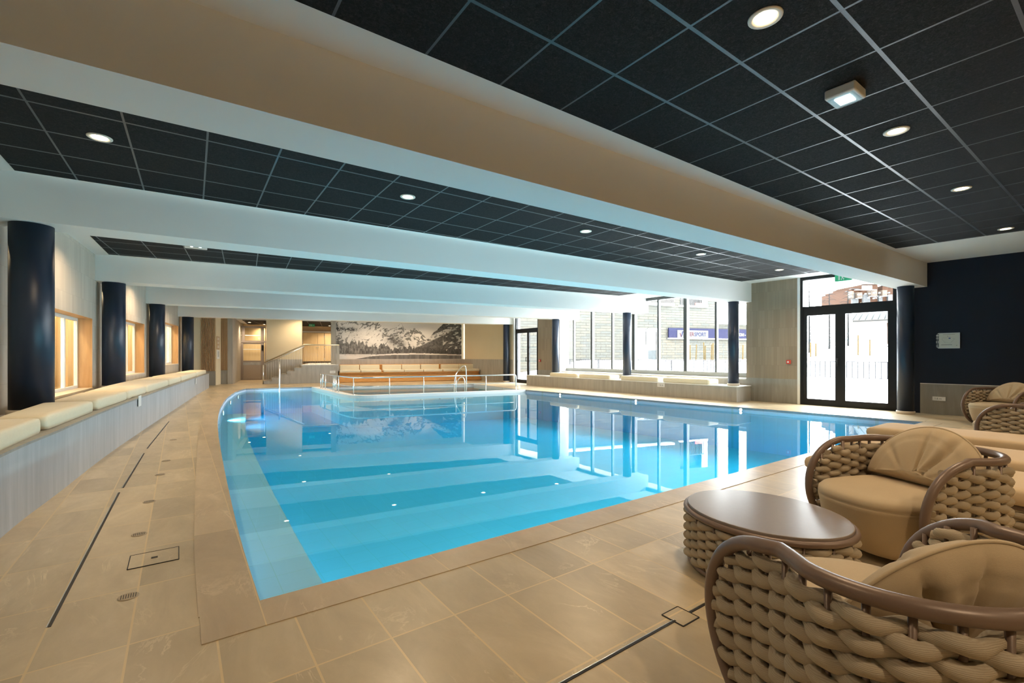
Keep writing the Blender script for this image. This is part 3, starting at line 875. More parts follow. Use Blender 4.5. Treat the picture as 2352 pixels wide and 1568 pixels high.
# ================================================================== LETTERING
def text(body, size, mat, parent, loc, rot, align='CENTER', ext=.001, sx=1.0, bold=0.0):
    cu = bpy.data.curves.new('lettering', 'FONT'); cu.body = body; cu.size = size; cu.extrude = ext
    cu.align_x = align; cu.align_y = 'CENTER'; cu.offset = bold
    tmp = bpy.data.objects.new('lettering_outline', cu); COL.objects.link(tmp); bpy.context.view_layer.update()
    me = bpy.data.meshes.new_from_object(tmp.evaluated_get(bpy.context.evaluated_depsgraph_get()))
    bpy.data.objects.remove(tmp); bpy.data.curves.remove(cu)
    me.materials.clear(); me.materials.append(mat)
    o = bpy.data.objects.new('lettering', me); COL.objects.link(o)
    o.parent = parent; o.location = loc; o.rotation_euler = rot; o.scale = (sx,1,1)
    return o
def plate(name, label, loc, rz, wd, ht, body=None, th=.008):
    """thin plate; local x along the plate, local -y faces the viewer"""
    t = thing(name, label, 'sign', loc, rz)
    m = MB(); m.box(-wd/2,wd/2,-th,0,-ht/2,ht/2); obj('panel', m, M['plastic'], t, bevel=.002, seg=2)
    if body: text(body, ht*.62, M['print'], t, (0,-th-.0005,0), (pi/2,0,0))
    return t
# depth signs
yy = hit(2156,915,(wr(2.8),2.8),(1,.07)); plate('depth_sign', 'white plate reading 1.6 m on the stone below the navy wall', (yy[0]-.040,yy[1],yy[2]), -pi/2-.07, .245, .085, '1.6 m')
q = onX(1518.5,884,RBX); plate('depth_sign', 'white depth plate on the front of the window bench', (RBX-.002,q[1],q[2]), -pi/2, .27, .12, '1.6 m')
for px, py, lb in ((309,921,'white depth plate nearest on the curved bench front'),(444,875.5,'white depth plate near the far end of the curved bench')):
    y = bench_y(px)
    for _ in range(5):
        pass
    d = ray(px, py); tt = bf(y)/d[0] if abs(d[0]) > 1e-3 else y/d[1]
    tt = y/d[1]
    u = np.array((bf(y+.3)-bf(y-.3), .6)); a_ = atan2(u[1], u[0])
    plate('depth_sign', lb, (bf(y)+.012, y, HC+d[2]*tt), a_, .20, .17, None)
q = hit(764,854,far(0,vS),N5); plate('depth_sign', 'white depth plate on the stair landing front', (q[0]-N5[0]*.002,q[1]-N5[1]*.002,q[2]), atan2(E5[1],E5[0]), .24, .11, '1.6 m')
# red call points
for (px, py, X, lb, sz) in ((1812.5,831,None,'red fire call point on the wood cladding left of the large door',.10),(1241,828,12.95,'red fire call point on the far wood pier by the far door',.10)):
    if X is None: q = hit(px,py,(wr(6),6),(1,.07)); rz = -pi/2-.07
    else: q = onX(px,py,X); rz = -pi/2
    t = thing('fire_call_point', lb, 'fire alarm', (q[0]-.003,q[1],q[2]), rz)
    m = MB(); m.box(-sz/2,sz/2,-.05,0,-sz/2,sz/2); obj('housing', m, M['red'], t, bevel=.006)
    m = MB(); m.box(-.022,.022,-.053,-.05,-.022,.022); obj('push_plate', m, M['plastic'], t)
# evacuation plan
q0 = hit(2141,782,(wr(2.8),2.8),(1,.07)); q1 = hit(2206.5,782,(wr(2.8),2.8),(1,.07))
zt = hit(2173,764.2,(wr(2.6),2.6),(1,.07))[2]; zb = hit(2173,800,(wr(2.6),2.6),(1,.07))[2]
wd = hypot(q0[0]-q1[0], q0[1]-q1[1]); ht = zt-zb
t = thing('evacuation_plan', 'framed white evacuation plan on the navy wall', 'notice', ((q0[0]+q1[0])/2-.004,(q0[1]+q1[1])/2,(zt+zb)/2), -pi/2-.07)
m = MB(); m.box(-wd/2,wd/2,-.014,0,-ht/2,ht/2); obj('frame', m, plain('silver_frame', (.60,.62,.63), .35, .5), t, bevel=.006)
m = MB(); m.box(-wd/2+.016,wd/2-.016,-.016,-.0141,-ht/2+.016,ht/2-.016); obj('sheet', m, plain('plan_paper', (.62,.64,.58), .6), t)
m = MB()
x0 = -wd/2+.022
m.box(x0,x0+wd*.20,-.0172,-.0161,-ht/2+.024,ht/2-.024); obj('instruction_panel', m, M['print'], t)
m = MB(); bx = lambda a,b,c,d: m.box(-wd/2+a*wd,-wd/2+b*wd,-.0180,-.0173,-ht/2+c*ht,-ht/2+d*ht)
bx(.07,.24,.80,.87)
for k in range(3): bx(.085+.055*k,.115+.055*k,.60,.68)
bx(.08,.23,.72,.745); bx(.08,.10,.34,.50); bx(.14,.17,.34,.50); bx(.21,.23,.34,.50); bx(.08,.22,.20,.225); bx(.12,.23,.10,.13)
obj('instruction_marks', m, M['plastic'], t)
m = MB()
bx = lambda a,b,c,d: m.box(-wd/2+a*wd,-wd/2+b*wd,-.0170,-.0161,-ht/2+c*ht,-ht/2+d*ht)
bx(.33,.72,.215,.25); bx(.86,.91,.18,.21); bx(.54,.58,.77,.80)
bx(.40,.82,.885,.905)
for k in range(26):
    a_ = 2*pi*k/26; cx_, cz_ = .58+.20*cos(a_)*(1+.18*sin(3*a_)), .54+.19*sin(a_)*(1+.2*cos(5*a_))
    bx(cx_-.008,cx_+.012,cz_-.008,cz_+.008)
obj('plan_drawing', m, plain('plan_ink', (.28,.29,.27), .6), t)
m = MB(); bx = lambda a,b,c,d: m.box(-wd/2+a*wd,-wd/2+b*wd,-.0174,-.0161,-ht/2+c*ht,-ht/2+d*ht); bx(.60,.67,.62,.68); obj('blue_marker', m, plain('plan_blue', (.03,.08,.35), .6), t)

# ================================================================== POOL FITTINGS
# railing on the weir wall
LZ = 0.0; RH = .56
rl = offset_line(ledge, .14)
def on_ledge(px):
    best = None
    for a, b in zip(rl[:-1], rl[1:]):
        pa, pb = px_of(*a), px_of(*b)
        if (pa-px)*(pb-px) <= 0 and abs(pa-pb) > 1e-6:
            s = (px-pa)/(pb-pa); best = (a[0]+(b[0]-a[0])*s, a[1]+(b[1]-a[1])*s)
    return best
t = thing('pool_railing', 'curved steel railing on the weir between the two pools', 'railing')
def sub(a0, a1):
    """resampled rail path between two weir points"""
    ia = min(range(len(rl)), key=lambda k: hypot(rl[k][0]-a0[0], rl[k][1]-a0[1]))
    ib = min(range(len(rl)), key=lambda k: hypot(rl[k][0]-a1[0], rl[k][1]-a1[1]))
    return [a0]+rl[ia+1:ib]+[a1]
pa = (4.37,19.2); pz = on_ledge(1181)
pts = sub((rl[5][0],rl[5][1]), pz)
m = MB(); top = [(p[0],p[1],LZ+RH) for p in pts]
endp = [(pz[0]+.05,pz[1],LZ+RH-.02),(pz[0]+.08,pz[1],LZ+RH-.08),(pz[0]+.085,pz[1],LZ+.2),(pz[0]+.085,pz[1],LZ)]
m.tube([(pts[0][0],pts[0][1],LZ)]+[(pts[0][0],pts[0][1],LZ+RH-.05)]+top+endp, .022, 8); obj('top_rail', m, M['steel'], t)
m = MB(); m.tube([(p[0],p[1],LZ+.27) for p in pts], .013, 8); obj('mid_rail', m, M['steel'], t)
for px in (737,741,747.5,765.5,769,772,777.5,812,894.5,973,1047,1116):
    q = on_ledge(px) if px > 780 else None
    if q is None:
        # along the straight left arm of the weir
        lo, hi = 14.6, 19.9
        c_ = sorted(rl[:26], key=lambda p: abs(px_of(*p)-px))[0]; q = c_
        for a, b in zip(rl[:30], rl[1:31]):
            A_, B_ = px_of(*a), px_of(*b)
            if min(A_,B_) <= px <= max(A_,B_): s = (px-A_)/(B_-A_); q = (a[0]+(b[0]-a[0])*s, a[1]+(b[1]-a[1])*s); break
    m = MB(); m.tube([(q[0],q[1],LZ),(q[0],q[1],LZ+RH)], .018, 8); m.lathe([(.035,0),(.035,.012),(.02,.014)], (q[0],q[1],LZ), 12)
    obj('post', m, M['steel'], t)
# grab rail of the shallow pool
def grab(name, label, pts, r=.02):
    t = thing(name, label, 'handrail', pts[0]); q = [tuple(np.array(p)-np.array(pts[0])) for p in pts]
    m = MB(); m.tube(smoothpts(q, 5), r, 8); obj('rail', m, M['steel'], t)
    for e in (q[0], q[-1]):
        m = MB(); m.lathe([(.04,-.01),(.04,.01),(.022,.012)], e, 12); obj('flange', m, M['steel'], t)
gx = P(1071,893,0); g0 = P(1045,890,0)
grab('grab_rail', 'tall arched steel grab rail at the shallow pool steps', [(gx[0],gx[1],-.3),(gx[0],gx[1],.35),(gx[0]-.03,gx[1]-.02,.78),(gx[0]-.12,gx[1]+.0,.88),(g0[0]+.15,g0[1]-.05,.70),(g0[0],g0[1],.40),(g0[0]-.05,g0[1],-.3)])
g2 = P(1067,886,0)
grab('grab_rail', 'low arched steel grab rail behind the tall one', [(g2[0],g2[1],-.2),(g2[0],g2[1],.20),(g2[0]-.08,g2[1]+.03,.36),(g2[0]-.25,g2[1]+.08,.27),(g2[0]-.40,g2[1]+.13,-.2)])
q = P(642,893,0); d_ = np.array((q[0],q[1]))/hypot(q[0],q[1])
grab('grab_rail', 'upright steel handrail at the far left pool corner', [(q[0],q[1],-.55),(q[0],q[1],.55),(q[0]+d_[0]*.12,q[1]+d_[1]*.12,.92),(q[0]+d_[0]*.4,q[1]+d_[1]*.4,1.02),(q[0]+d_[0]*.75,q[1]+d_[1]*.75,.92),(q[0]+d_[0]*.85,q[1]+d_[1]*.85,.5),(q[0]+d_[0]*.85,q[1]+d_[1]*.85,-.55)], .024)
# pool lamps in the walls
def pool_lamp(label, loc, aim, energy, r=.05, col=(.92,.97,1.0), size=150):
    t = thing('pool_lamp', label, 'pool light', loc, atan2(aim[1],aim[0]), 'round lamps in the pool walls')
    m = MB(); m.tube([(-.03,0,0),(.012,0,0)], r*1.5, 20); obj('bezel', m, M['steel'], t)
    m = MB(); m.tube([(.0,0,0),(.016,0,0)], r, 20); obj('lens', m, M['poolglow'], t)
    if energy:
        ld = bpy.data.lights.new('lamp_light', 'SPOT'); ld.energy = energy; ld.color = col; ld.spot_size = radians(size); ld.spot_blend = .6; ld.shadow_soft_size = .05
        lo = bpy.data.objects.new('lamp_light', ld); COL.objects.link(lo); lo.parent = t; lo.location = (.05,0,0); lo.rotation_euler = (0,-pi/2,0)
for px, py, lb in ((1258,907,'farthest lamp in the pool wall on the window side'),(1421,923.5,'middle lamp in the pool wall on the window side'),(1648,947,'nearest lamp in the pool wall on the window side')):
    p = P(px, py, -.05)
    y = p[1]; pr_ = sorted(pool_right, key=lambda k: k[1]); x = interp(pr_, y)
    pool_lamp(lb, (x-.008,y,-.055), (-1,0), 0, .03)
for px, lb in ((545,'farthest underwater lamp in the curved pool wall'),(530,'second farthest underwater lamp in the curved pool wall'),(511,'nearest bright underwater lamp in the curved pool wall')):
    best = min(pool_left[20:], key=lambda k: abs(px_of(*k)-px)); 
    pool_lamp(lb, (best[0]+.02,best[1],-.22), (1,-.1), 120, .05)
for k, x in enumerate((2.2,4.6,7.0,9.4)):  # unseen lamps added in the near wall to brighten the pool floor
    pool_lamp('%s added unseen underwater lamp from the left in the near pool wall under the coping' % ('first','second','third','fourth')[k], (x,2.68,-.55), (0,1), 170, .07)

# floor fittings
mb_ = MB(); mb_.lathe([(.045,0),(.045,.003),(.040,.004)], seg=20)
dr = thing('floor_drain', 'x', 'drain', (0,0,0), 0, 'round floor drains on the left walkway')
obj('grate', mb_, M['drain'], dr)
m = MB()
for k in range(-3,4): m.box(k*.010-.0018,k*.010+.0018,-.026,.026,.0041,.0046)
obj('slots', m, M['dark'], dr)
dl = ['nearest round drain in the left walkway, before the rectangular hatch','second round drain in the left walkway, just past the rectangular hatch','third round drain in the left walkway','fourth round drain in the left walkway','fifth round drain in the left walkway','farthest visible round drain in the left walkway']
for k, (px, py) in enumerate([(295,1370),(320,1227),(343,1152),(368,1090),(382,1058),(398,1010)]):
    p = P(px, py); d2 = dr if k == 0 else dup(dr)
    d2.location = (p[0],p[1],0.0); d2['label'] = dl[k]
def slot(label, a, b, w=.012):
    a = np.array(a[:2]); b = np.array(b[:2]); L = np.linalg.norm(b-a); u = (b-a)/L
    m = MB(); m.obox((a+b)/2, u, L, w, .0, .003); o = obj('slot_drain', m, M['dark']); tag(o, label, 'drain', 'slot drains in the floor')
    m = MB(); n2 = np.array((-u[1],u[0]))*w*.8; m.obox((a+b)/2+n2, u, L, .004, .0, .0035); obj('steel_edge', m, M['steel'], o)
slot('long dark slot drain in the left walkway, nearest length', P(113,1440), P(274,1131))
slot('long dark slot drain in the left walkway, farther length', P(283,1120), P(331,1041))
slot('farthest short slot drain in the left walkway', P(338,1030), P(388,968))
slot('slot drain in the floor left of the front armchair', (1.0,1.322), (1.905,1.325), .010)
slot('short slot drain between the floor hatch and the armchair', (2.02,1.325), (2.5,1.325), .010)
def hatch(label, pts, knob=True):
    m = MB(); m.prism(pts, .0, .003); o = obj('floor_hatch', m, M['floor']); tag(o, label, 'floor hatch')
    m = MB()
    for a, b in zip(pts, pts[1:]+pts[:1]):
        a = np.array(a); b = np.array(b); L = np.linalg.norm(b-a); m.obox((a+b)/2, (b-a)/L, L, .005, .0, .0042)
    obj('joint', m, M['dark'], o)
    if knob:
        c_ = np.mean(pts, axis=0); m = MB(); m.box(c_[0]-.016,c_[0]+.016,c_[1]-.012,c_[1]+.012,.003,.005); obj('lift_socket', m, M['dark'], o)
hatch('rectangular tiled floor hatch in the left walkway', [(-.245,3.51),(.0,3.51),(.0,3.74),(-.245,3.74)])
hatch('square tiled floor hatch on the slot drain near the armchair', [(1.892,1.275),(2.018,1.275),(2.018,1.392),(1.892,1.392)], False)

# ================================================================== STAIRCASE, BLEACHER, MURAL
t = thing('staircase', 'grey stone staircase climbing to the landing with wooden doors', 'stairs')
us = [fu(p,vS) for p in (606,624,642,659,676,693)]
for k in range(5):
    m = MB(); fbox(m, us[k], us[k+1], vS, vW-.02, 0, .142*(k+1)-.012); obj('step', m, M['slab_beige'], t)
    m = MB(); fbox(m, us[k]-.015, us[k+1], vS-.012, vW-.02, .142*(k+1)-.012, .142*(k+1)); obj('tread', m, M['slab_warm'], t)
uL1 = fu(776.5,vS)
m = MB(); fbox(m, us[5], uL1, vS, vB, 0, LAND-.02); obj('landing', m, M['slab_beige'], t)
m = MB(); fbox(m, us[5]-.015, uL1+.01, vS-.015, vB, LAND-.02, LAND); obj('landing_top', m, M['white'], t)
bk = plain('bracket_grey', (.36,.34,.30), .5)
for px, py in ((629,874.5),(664,859.5),(705,845),(738,845),(771,845)):
    m = MB(); u = fu(px,vS-.02); z = fz(px,py,vS-.02); fbox(m, u-.07, u+.07, vS-.014, vS-.001, z-.05, z+.05)
    obj('rail_bracket', m, bk, t)
# stair handrail
t = thing('stair_handrail', 'steel handrail rising beside the stairs and along the landing', 'handrail')
vR = vS+.03
def rp(px, py, v=vR): return far(fu(px,v), v, fz(px,py,v))
m = MB(); m.tube([rp(607,832.5),rp(699,791.5),rp(779.5,792.5)], .03, 8); obj('top_rail', m, plain('warm_steel', (.62,.54,.40), .3, .8), t)
m = MB(); m.tube([rp(609,836.5),rp(699,795)], .022, 8); obj('lower_rail', m, M['steel'], t)
m = MB(); p_ = rp(604.5,838); m.tube([(p_[0],p_[1],0),(p_[0],p_[1],p_[2])], .03, 8); obj('post', m, M['steel'], t)
m = MB(); p_ = rp(776,793); fbox(m, fu(773,vR), fu(779.5,vR), vR-.02, vR+.02, LAND-.3, p_[2]); obj('post', m, plain('post_taupe', (.45,.40,.33), .5), t)
m = MB()
for k in range(22):
    px = 697+k*3.6; a_ = rp(px,792); m.tube([(a_[0],a_[1],LAND+.0),(a_[0],a_[1],a_[2])], .004, 5)
for k in range(16):
    px = 612+k*5.4; a_ = rp(px,832.5-(px-607)*.4457)
    kk = min(4, sum(1 for q in us[1:] if fu(px,vR) > q)); m.tube([(a_[0],a_[1],.142*(kk+1)),(a_[0],a_[1],a_[2])], .004, 5)
obj('wire_infill', m, M['steel'], t)
# doors at the head of the stairs
t = thing('door_leaf', 'pale wooden double doors at the top of the stairs', 'door')
t['kind'] = 'structure'
vd = vB-.06
for a, b in ((696,729),(729.5,744.5),(745.5,762)):
    m = MB(); fbox(m, fu(a,vd), fu(b,vd), vd, vd+.05, fz(728,829.5,vd), fz(728,764.5,vd)); lf = obj('leaf', m, M['palewood'], t, bevel=.004, seg=1)
m = MB(); fbox(m, fu(692,vd), fu(765,vd), vd-.02, vd+.04, fz(728,763.5,vd), fz(728,760.5,vd)); obj('lintel', m, M['paleframe'], t)
m = MB()
for a, b in ((691,730),(730,745.2),(745.8,762)):
    n_b = 7 if a == 691 else 3
    for k in range(n_b):
        s = (b-a)/n_b; fbox(m, fu(a+k*s+.3,vd), fu(a+(k+1)*s-.4,vd), vd, vd+.03, LAND+.03, fz(728,830.3,vd))
obj('vent_grille', m, M['dark'], t)
m = MB()
for py in (773,798,824): fbox(m, fu(744.6,vd), fu(746,vd), vd-.02, vd, fz(745,py+2,vd), fz(745,py-2,vd))
obj('hinge', m, M['steel'], t)
m = MB(); q = far(fu(726,vd),vd-.05,fz(726,798,vd)); m.tube([q, far(fu(726,vd)+.14,vd-.05,fz(726,798,vd))], .014, 6); obj('handle', m, M['steel'], t)

# glazed lift and corridor screen
root = bpy.data.objects.new('door_3', None); COL.objects.link(root); root['kind'] = 'structure'
def sb(nm, a, b, ya, yb, mat, dv=0.0, th=.06):
    m = MB(); fbox(m, fu(a,vD), fu(b,vD), vD+dv, vD+dv+th, fz(570,yb,vD) if yb < 900 else 0, fz(570,ya,vD)); return obj(nm, m, mat, root)
TS = M['taupesteel']
sb('top_rail', 542, 610.5, 748.5, 752.5, TS); sb('mid_rail', 543, 611, 782, 786.5, TS, -.03, .12); sb('post', 549.5, 558.5, 787, 950, TS, -.02, .10); sb('post', 599, 606, 752, 950, TS, -.01, .09)
sb('post', 542, 544.5, 750, 950, TS); sb('post', 555.5, 562, 752, 782, TS); sb('post', 608.5, 610.5, 752, 950, TS)
sb('leaf', 558.5, 599, 787, 790, TS); sb('leaf', 558.5, 599, 828, 831.5, TS)
sb('bottom_panel', 559, 598.5, 838, 871, plain('satin_panel', (.40,.35,.31), .35, .2)); sb('rail', 558.5, 599, 834, 838.5, M['slab'])
sb('sill_rail', 558, 611, 870.5, 873, TS)
sb('safety_band', 545, 598, 801, 802.8, M['paleframe'], .02, .01); sb('safety_band', 545, 600, 769, 770.8, M['paleframe'], .02, .01)
sb('pane', 544, 610, 753, 830, M['glass'], .03, .008)
sb('paper_notice', 592, 597, 774, 779, M['plastic'], .06, .004)
sb('lock_case', 601, 605, 792, 805, M['black'], -.06, .03)

# notices on the return wall
for (pa, pb, ya, yb, lb, mt) in ((497,503.5,772.5,802,'brown wooden notice board with cards on the wall end','boardwood'),(497.5,503.5,803.5,824,'white framed notice under the wooden board','paper')):
    uu = uA+.022
    # plane u = const : solve v from pixel column
    def v_at(px):
        lo, hi = -.2, 1.2
        for _ in range(40):
            m_ = (lo+hi)/2; q = far(uu, m_)
            if px_of(q[0],q[1]) < px: lo = m_
            else: hi = m_
        return lo
    va_, vb_ = v_at(pa), v_at(pb)
    q = far(uu, (va_+vb_)/2); dd = sS*q[0]+cS*q[1]
    za, zb2 = HC-(ya-CY)/F*dd, HC-(yb-CY)/F*dd
    m = MB(); fbox(m, uu, uu+.015, va_, vb_, zb2, za)
    o = obj('notice_board', m, M['slat'] if mt == 'boardwood' else M['plastic']); tag(o, lb, 'notice board')
    if mt == 'boardwood':
        m = MB()
        for k in range(3):
            zc = za-(za-zb2)*(.18+.30*k); fbox(m, uu+.0151, uu+.02, lerp(va_,vb_,.2), lerp(va_,vb_,.8), zc-.07, zc+.05)
        obj('card', m, M['trim'], o)
    else:
        m = MB(); fbox(m, uu+.0151, uu+.018, lerp(va_,vb_,.25), lerp(va_,vb_,.75), lerp(zb2,za,.2), lerp(zb2,za,.85)); obj('printed_sheet', m, plain('print_grey', (.45,.46,.45), .6), o)

# tiered timber bench with cushions
t = thing('timber_bench', 'long orange timber bench below the mountain mural', 'bench')
vb0 = .12
uB0, uB1 = fu(779,vb0), fu(1105,vb0)
SEATZ = .47
for k in range(3):
    z0 = .02+k*.145
    m = MB(); fbox(m, uB0, uB1-.06*k, vb0+.05*k, vb0+.05*k+.04, z0, z0+.14); obj('front_board', m, M['wood'], t)
m = MB(); fbox(m, uB0, uB1-.1, vb0+.1, vW-.05, .0, SEATZ-.03); obj('carcass', m, M['wood'], t)
m = MB(); fbox(m, uB0, uB1-.08, vb0+.05, vW-.05, SEATZ-.03, SEATZ); obj('seat_board', m, M['wood'], t)
vbk = .95
m = MB(); fbox(m, uB0, uB1-.3, vbk, vbk+.05, SEATZ, .80); obj('back_board', m, M['wood'], t)
m = MB(); fbox(m, uB0, uB1-.28, vbk-.02, vW-.03, .80, .83); obj('back_cap', m, M['wood'], t)
def fcush(px0, px1, v0, v1, z0, z1, name, lb, grp, bv):
    m = MB(); fbox(m, fu(px0,v0)+.005, fu(px1,v0)-.005, v0, v1, z0, z1); o = obj(name, m, M['cream'], bevel=bv, seg=4); tag(o, lb, 'cushion', grp)
ordn = ['first','second','third','fourth','fifth','sixth','seventh']
for k, (a, b) in enumerate([(779.5,828),(829,876.5),(881,928),(928.7,972.5),(973,1016),(1018.5,1059.5),(1060,1102)]):
    fcush(a, b, vb0+.06, vbk-.13, SEATZ, SEATZ+.12, 'seat_cushion', 'cream seat cushion on the timber bench, %s from the landing' % ordn[k], 'seat cushions on the timber bench', .035)
for k, (a, b) in enumerate([(780,825),(826,872),(877.5,922),(922.7,965.5),(966.5,1008.5),(1012.5,1053.5),(1054,1093)]):
    fcush(a, b, vbk-.12, vbk-.003, SEATZ+.02, .82, 'back_cushion', 'cream upright back cushion on the timber bench, %s from the landing' % ordn[k], 'back cushions on the timber bench', .03)

# wide winter mountain mural, printed on a flat panel
def vnoise(x, y, seed=0):
    xi, yi = np.floor(x).astype(int), np.floor(y).astype(int)
    def hsh(a, b):
        q = (a*374761393+b*668265263+seed*1442695041) & 0x7fffffff
        q = ((q ^ (q >> 13))*1274126177) & 0x7fffffff
        return ((q ^ (q >> 16)) & 0xffff)/65535.
    fx, fy = x-xi, y-yi; fx = fx*fx*(3-2*fx); fy = fy*fy*(3-2*fy)
    return (hsh(xi,yi)*(1-fx)+hsh(xi+1,yi)*fx)*(1-fy)+(hsh(xi,yi+1)*(1-fx)+hsh(xi+1,yi+1)*fx)*fy
def fbm(x, y, o=5, seed=0):
    r = 0; a = .5
    for k in range(o): r = r+a*vnoise(x*2**k, y*2**k, seed+k*17); a *= .5
    return r
NX, NZ = 420, 120
gx_, gz_ = np.meshgrid(np.linspace(0,1,NX), np.linspace(0,1,NZ))   # gz 1 = top
X = gx_; Y = 1-gz_
def poly(xs, ys): return np.interp(X, xs, ys)
def ridge(x, y, o, sd): return 1-np.abs(2*fbm(x, y, o, sd)-.97)*2.2
wob = (fbm(X*14, Y*6, 4, 3)-.5)*.16
sky = .56+.10*fbm(X*4, Y*6, 4, 9)-.12*np.exp(-((X-.66)/.12)**2-((Y-.1)/.2)**2)
img = sky.copy()
crest = poly([0,.06,.20,.30,.335,.37,.42,.455,.485,.50,.525,.56,.60,.63,.665,.69,.73,1], [-.3,-.3,-.2,-.06,.10,.17,.19,.13,.05,.04,.16,.24,.14,.16,.26,.38,.55,.6])+wob*.55
m_ = Y > crest
# ribs run down the slopes, leaning left on the left massif and right on the middle peak
tex0 = fbm(X*80, Y*24, 4, 19)
lean = np.where(X < .52, .55, -.35)
Xs = X+Y*lean*.35
r1 = ridge(Xs*30, Y*9, 5, 21); r2 = ridge(Xs*64, Y*20, 4, 33); r3 = fbm(X*120, Y*60, 3, 37)
alt = np.clip(1-(Y-crest)/.55, 0, 1)
rockm = (r1*.55+r2*.30+r3*.35) - .30*(1-alt) + .12*(fbm(X*5+3, Y*4, 3, 77)-.5)*4
dk = np.clip((rockm-.47)*6, 0, 1)
snowy = .70-.16*fbm(X*16, Y*12, 4, 5)-.10*np.clip(r2-.6, 0, 1)
img = np.where(m_, snowy*(1-dk)+(.10+.10*r3)*dk, img)
g_ = np.exp(-((X-.445)/.055)**2-((Y-.50)/.12)**2)+.8*np.exp(-((X-.50)/.03)**2-((Y-.62)/.08)**2); img = np.where(m_, img*(1-.80*np.clip(g_*(.4+1.1*tex0), 0, 1)), img)
band = np.exp(-((Y-.20-.1*X)/.045)**2)*(1/(1+np.exp((X-.15)*60))); img = np.where(m_, img*(1-.85*np.clip(band*2.2*(r3*1.2+r2*.5-.35), 0, 1)), img)
sl = poly([0,.56,.62,.70,.755,.80,.84,1], [2,.80,.66,.48,.30,.14,0,-.4])+(fbm(X*50, Y*3, 3, 41)-.5)*.10
fo = Y > sl
tex = fbm(X*110, Y*30, 4, 31)
dark = .05+.16*tex**1.5
cl = np.clip(1-np.abs((X-.845)+(Y-.25)*.62)/.055, 0, 1)*(Y > .14)*(Y < .86)
cl = np.clip(cl*3*(.4+fbm(X*26, Y*16, 4, 83)), 0, 1)*(fbm(X*70, Y*50, 3, 85) > .36)
dark = dark*(1-cl)+(.62-.15*tex)*cl
pat = (fbm(X*36+Y*10, Y*20, 4, 91) > .60)*(X > .84)
dark = np.where(pat, .42+.2*tex, dark)
img = np.where(fo, dark, img)
tl = poly([0,.05,.12,.2,.3,.36,.5,.62,.75,1], [.52,.55,.58,.60,.63,.67,.72,.70,.73,.76])+(fbm(X*70, Y*0, 3, 44)-.5)*.26
tr = fbm(X*130, Y*16, 3, 51)
td = .05+.42*tr**1.6*np.clip(1.3-X*1.5, .28, 1)
img = np.where((Y > tl) & (Y < .87), td, img)
shore = poly([0,.08,.2,.3,.45,.6,.8,1], [.86,.90,.95,.885,.85,.84,.855,.88])+(fbm(X*40, Y*0, 3, 61)-.5)*.02
img = np.where(Y > shore, .74-.10*fbm(X*30, Y*30, 3, 61), img)
lake = poly([0,.13,.18,.25,.33,.42,.6,.8,1], [1.1,1.01,.975,.93,.905,.89,.88,.885,.90])
img = np.where(Y > lake, .09+.16*fbm(X*60, Y*3, 3, 71), img)
uM0 = fu(772,vW)
zM0 = 1.10; zM1 = 2.98
v_ = []; 
mm = MB()
for j in range(NZ):
    for i in range(NX):
        a_ = far(uM0+(fu(1060,vW)-uM0)*i/(NX-1), vW-.004); v_.append((a_[0],a_[1],zM0+(zM1-zM0)*j/(NZ-1)))
mm.add(v_, [(j*NX+i, j*NX+i+1, (j+1)*NX+i+1, (j+1)*NX+i) for j in range(NZ-1) for i in range(NX-1)])
n = NT('mural_print'); at = n.node('ShaderNodeVertexColor'); at.layer_name = 'print'; n.col(at.outputs[0]); n.set(.6, 0, .2)
t = thing('mural', 'wide black and white winter mountain mural above the timber bench', 'mural')
o = obj('print', mm, n.m, t)
ca = o.data.color_attributes.new('print', 'FLOAT_COLOR', 'POINT')
g = np.clip(img, 0, 1).reshape(-1)
rgb = np.stack([g*1.02, g*.98, g*.93, np.ones_like(g)], 1).astype(np.float32)
ca.data.foreach_set('color', rgb.reshape(-1))
m = MB(); fbox(m, uM0, fu(1060,vW), vW-.003, vW+.010, zM0-.005, zM1); obj('backing', m, M['plastic'], t)

# ================================================================== ARMCHAIRS, TABLE, LOUNGERS
CW, CD, CH, CR, CRC = .797, .773, .653, .345, .30
def arm_y(z):
    sn = max(-1, min(1, 2*z/CH-1)); th = math.asin(sn)
    return CR-CR*cos(th)+.094*(1-z/CH)*CR
def arm_x(z): return CW/2-.021*(1-z/CH)
def plan_half(n=24):
    """plan of the right half from the back centre to the front, as (x,y)"""
    pts = [(x, CD) for x in np.linspace(0, CW/2-CRC, 6)]
    pts += [(CW/2-CRC+CRC*sin(a), CD-CRC+CRC*cos(a)) for a in np.linspace(0, pi/2, 14)[1:]]
    pts += [(CW/2-.035*sin(pi*(CD-CRC-y)/(CD-CRC))*.9, y) for y in np.linspace(CD-CRC, 0, 20)[1:]]
    return pts
HALF = plan_half()
HS = [0]
for a, b in zip(HALF[:-1], HALF[1:]): HS.append(HS[-1]+hypot(b[0]-a[0], b[1]-a[1]))
def plan_at(s):
    """point and outward normal at signed arc length from the back centre"""
    sg = 1 if s >= 0 else -1; q = abs(s)
    q = min(q, HS[-1]-1e-6)
    k = max(0, np.searchsorted(HS, q)-1); t_ = (q-HS[k])/(HS[k+1]-HS[k])
    a, b = HALF[k], HALF[k+1]; x, y = a[0]+(b[0]-a[0])*t_, a[1]+(b[1]-a[1])*t_
    l = hypot(b[0]-a[0], b[1]-a[1]); nx, ny = -(b[1]-a[1])/l, (b[0]-a[0])/l
    nx, ny = (nx, ny)
    return sg*x, y, sg*nx, ny
def s_front(z):
    y = arm_y(z); 
    for k in range(len(HALF)-1, 0, -1):
        if HALF[k-1][1] >= y: 
            a, b = HALF[k-1], HALF[k]
            if a[1] == b[1]: continue
            return HS[k-1]+(HS[k]-HS[k-1])*(a[1]-y)/(a[1]-b[1])
    return HS[-1]
DEL = .085
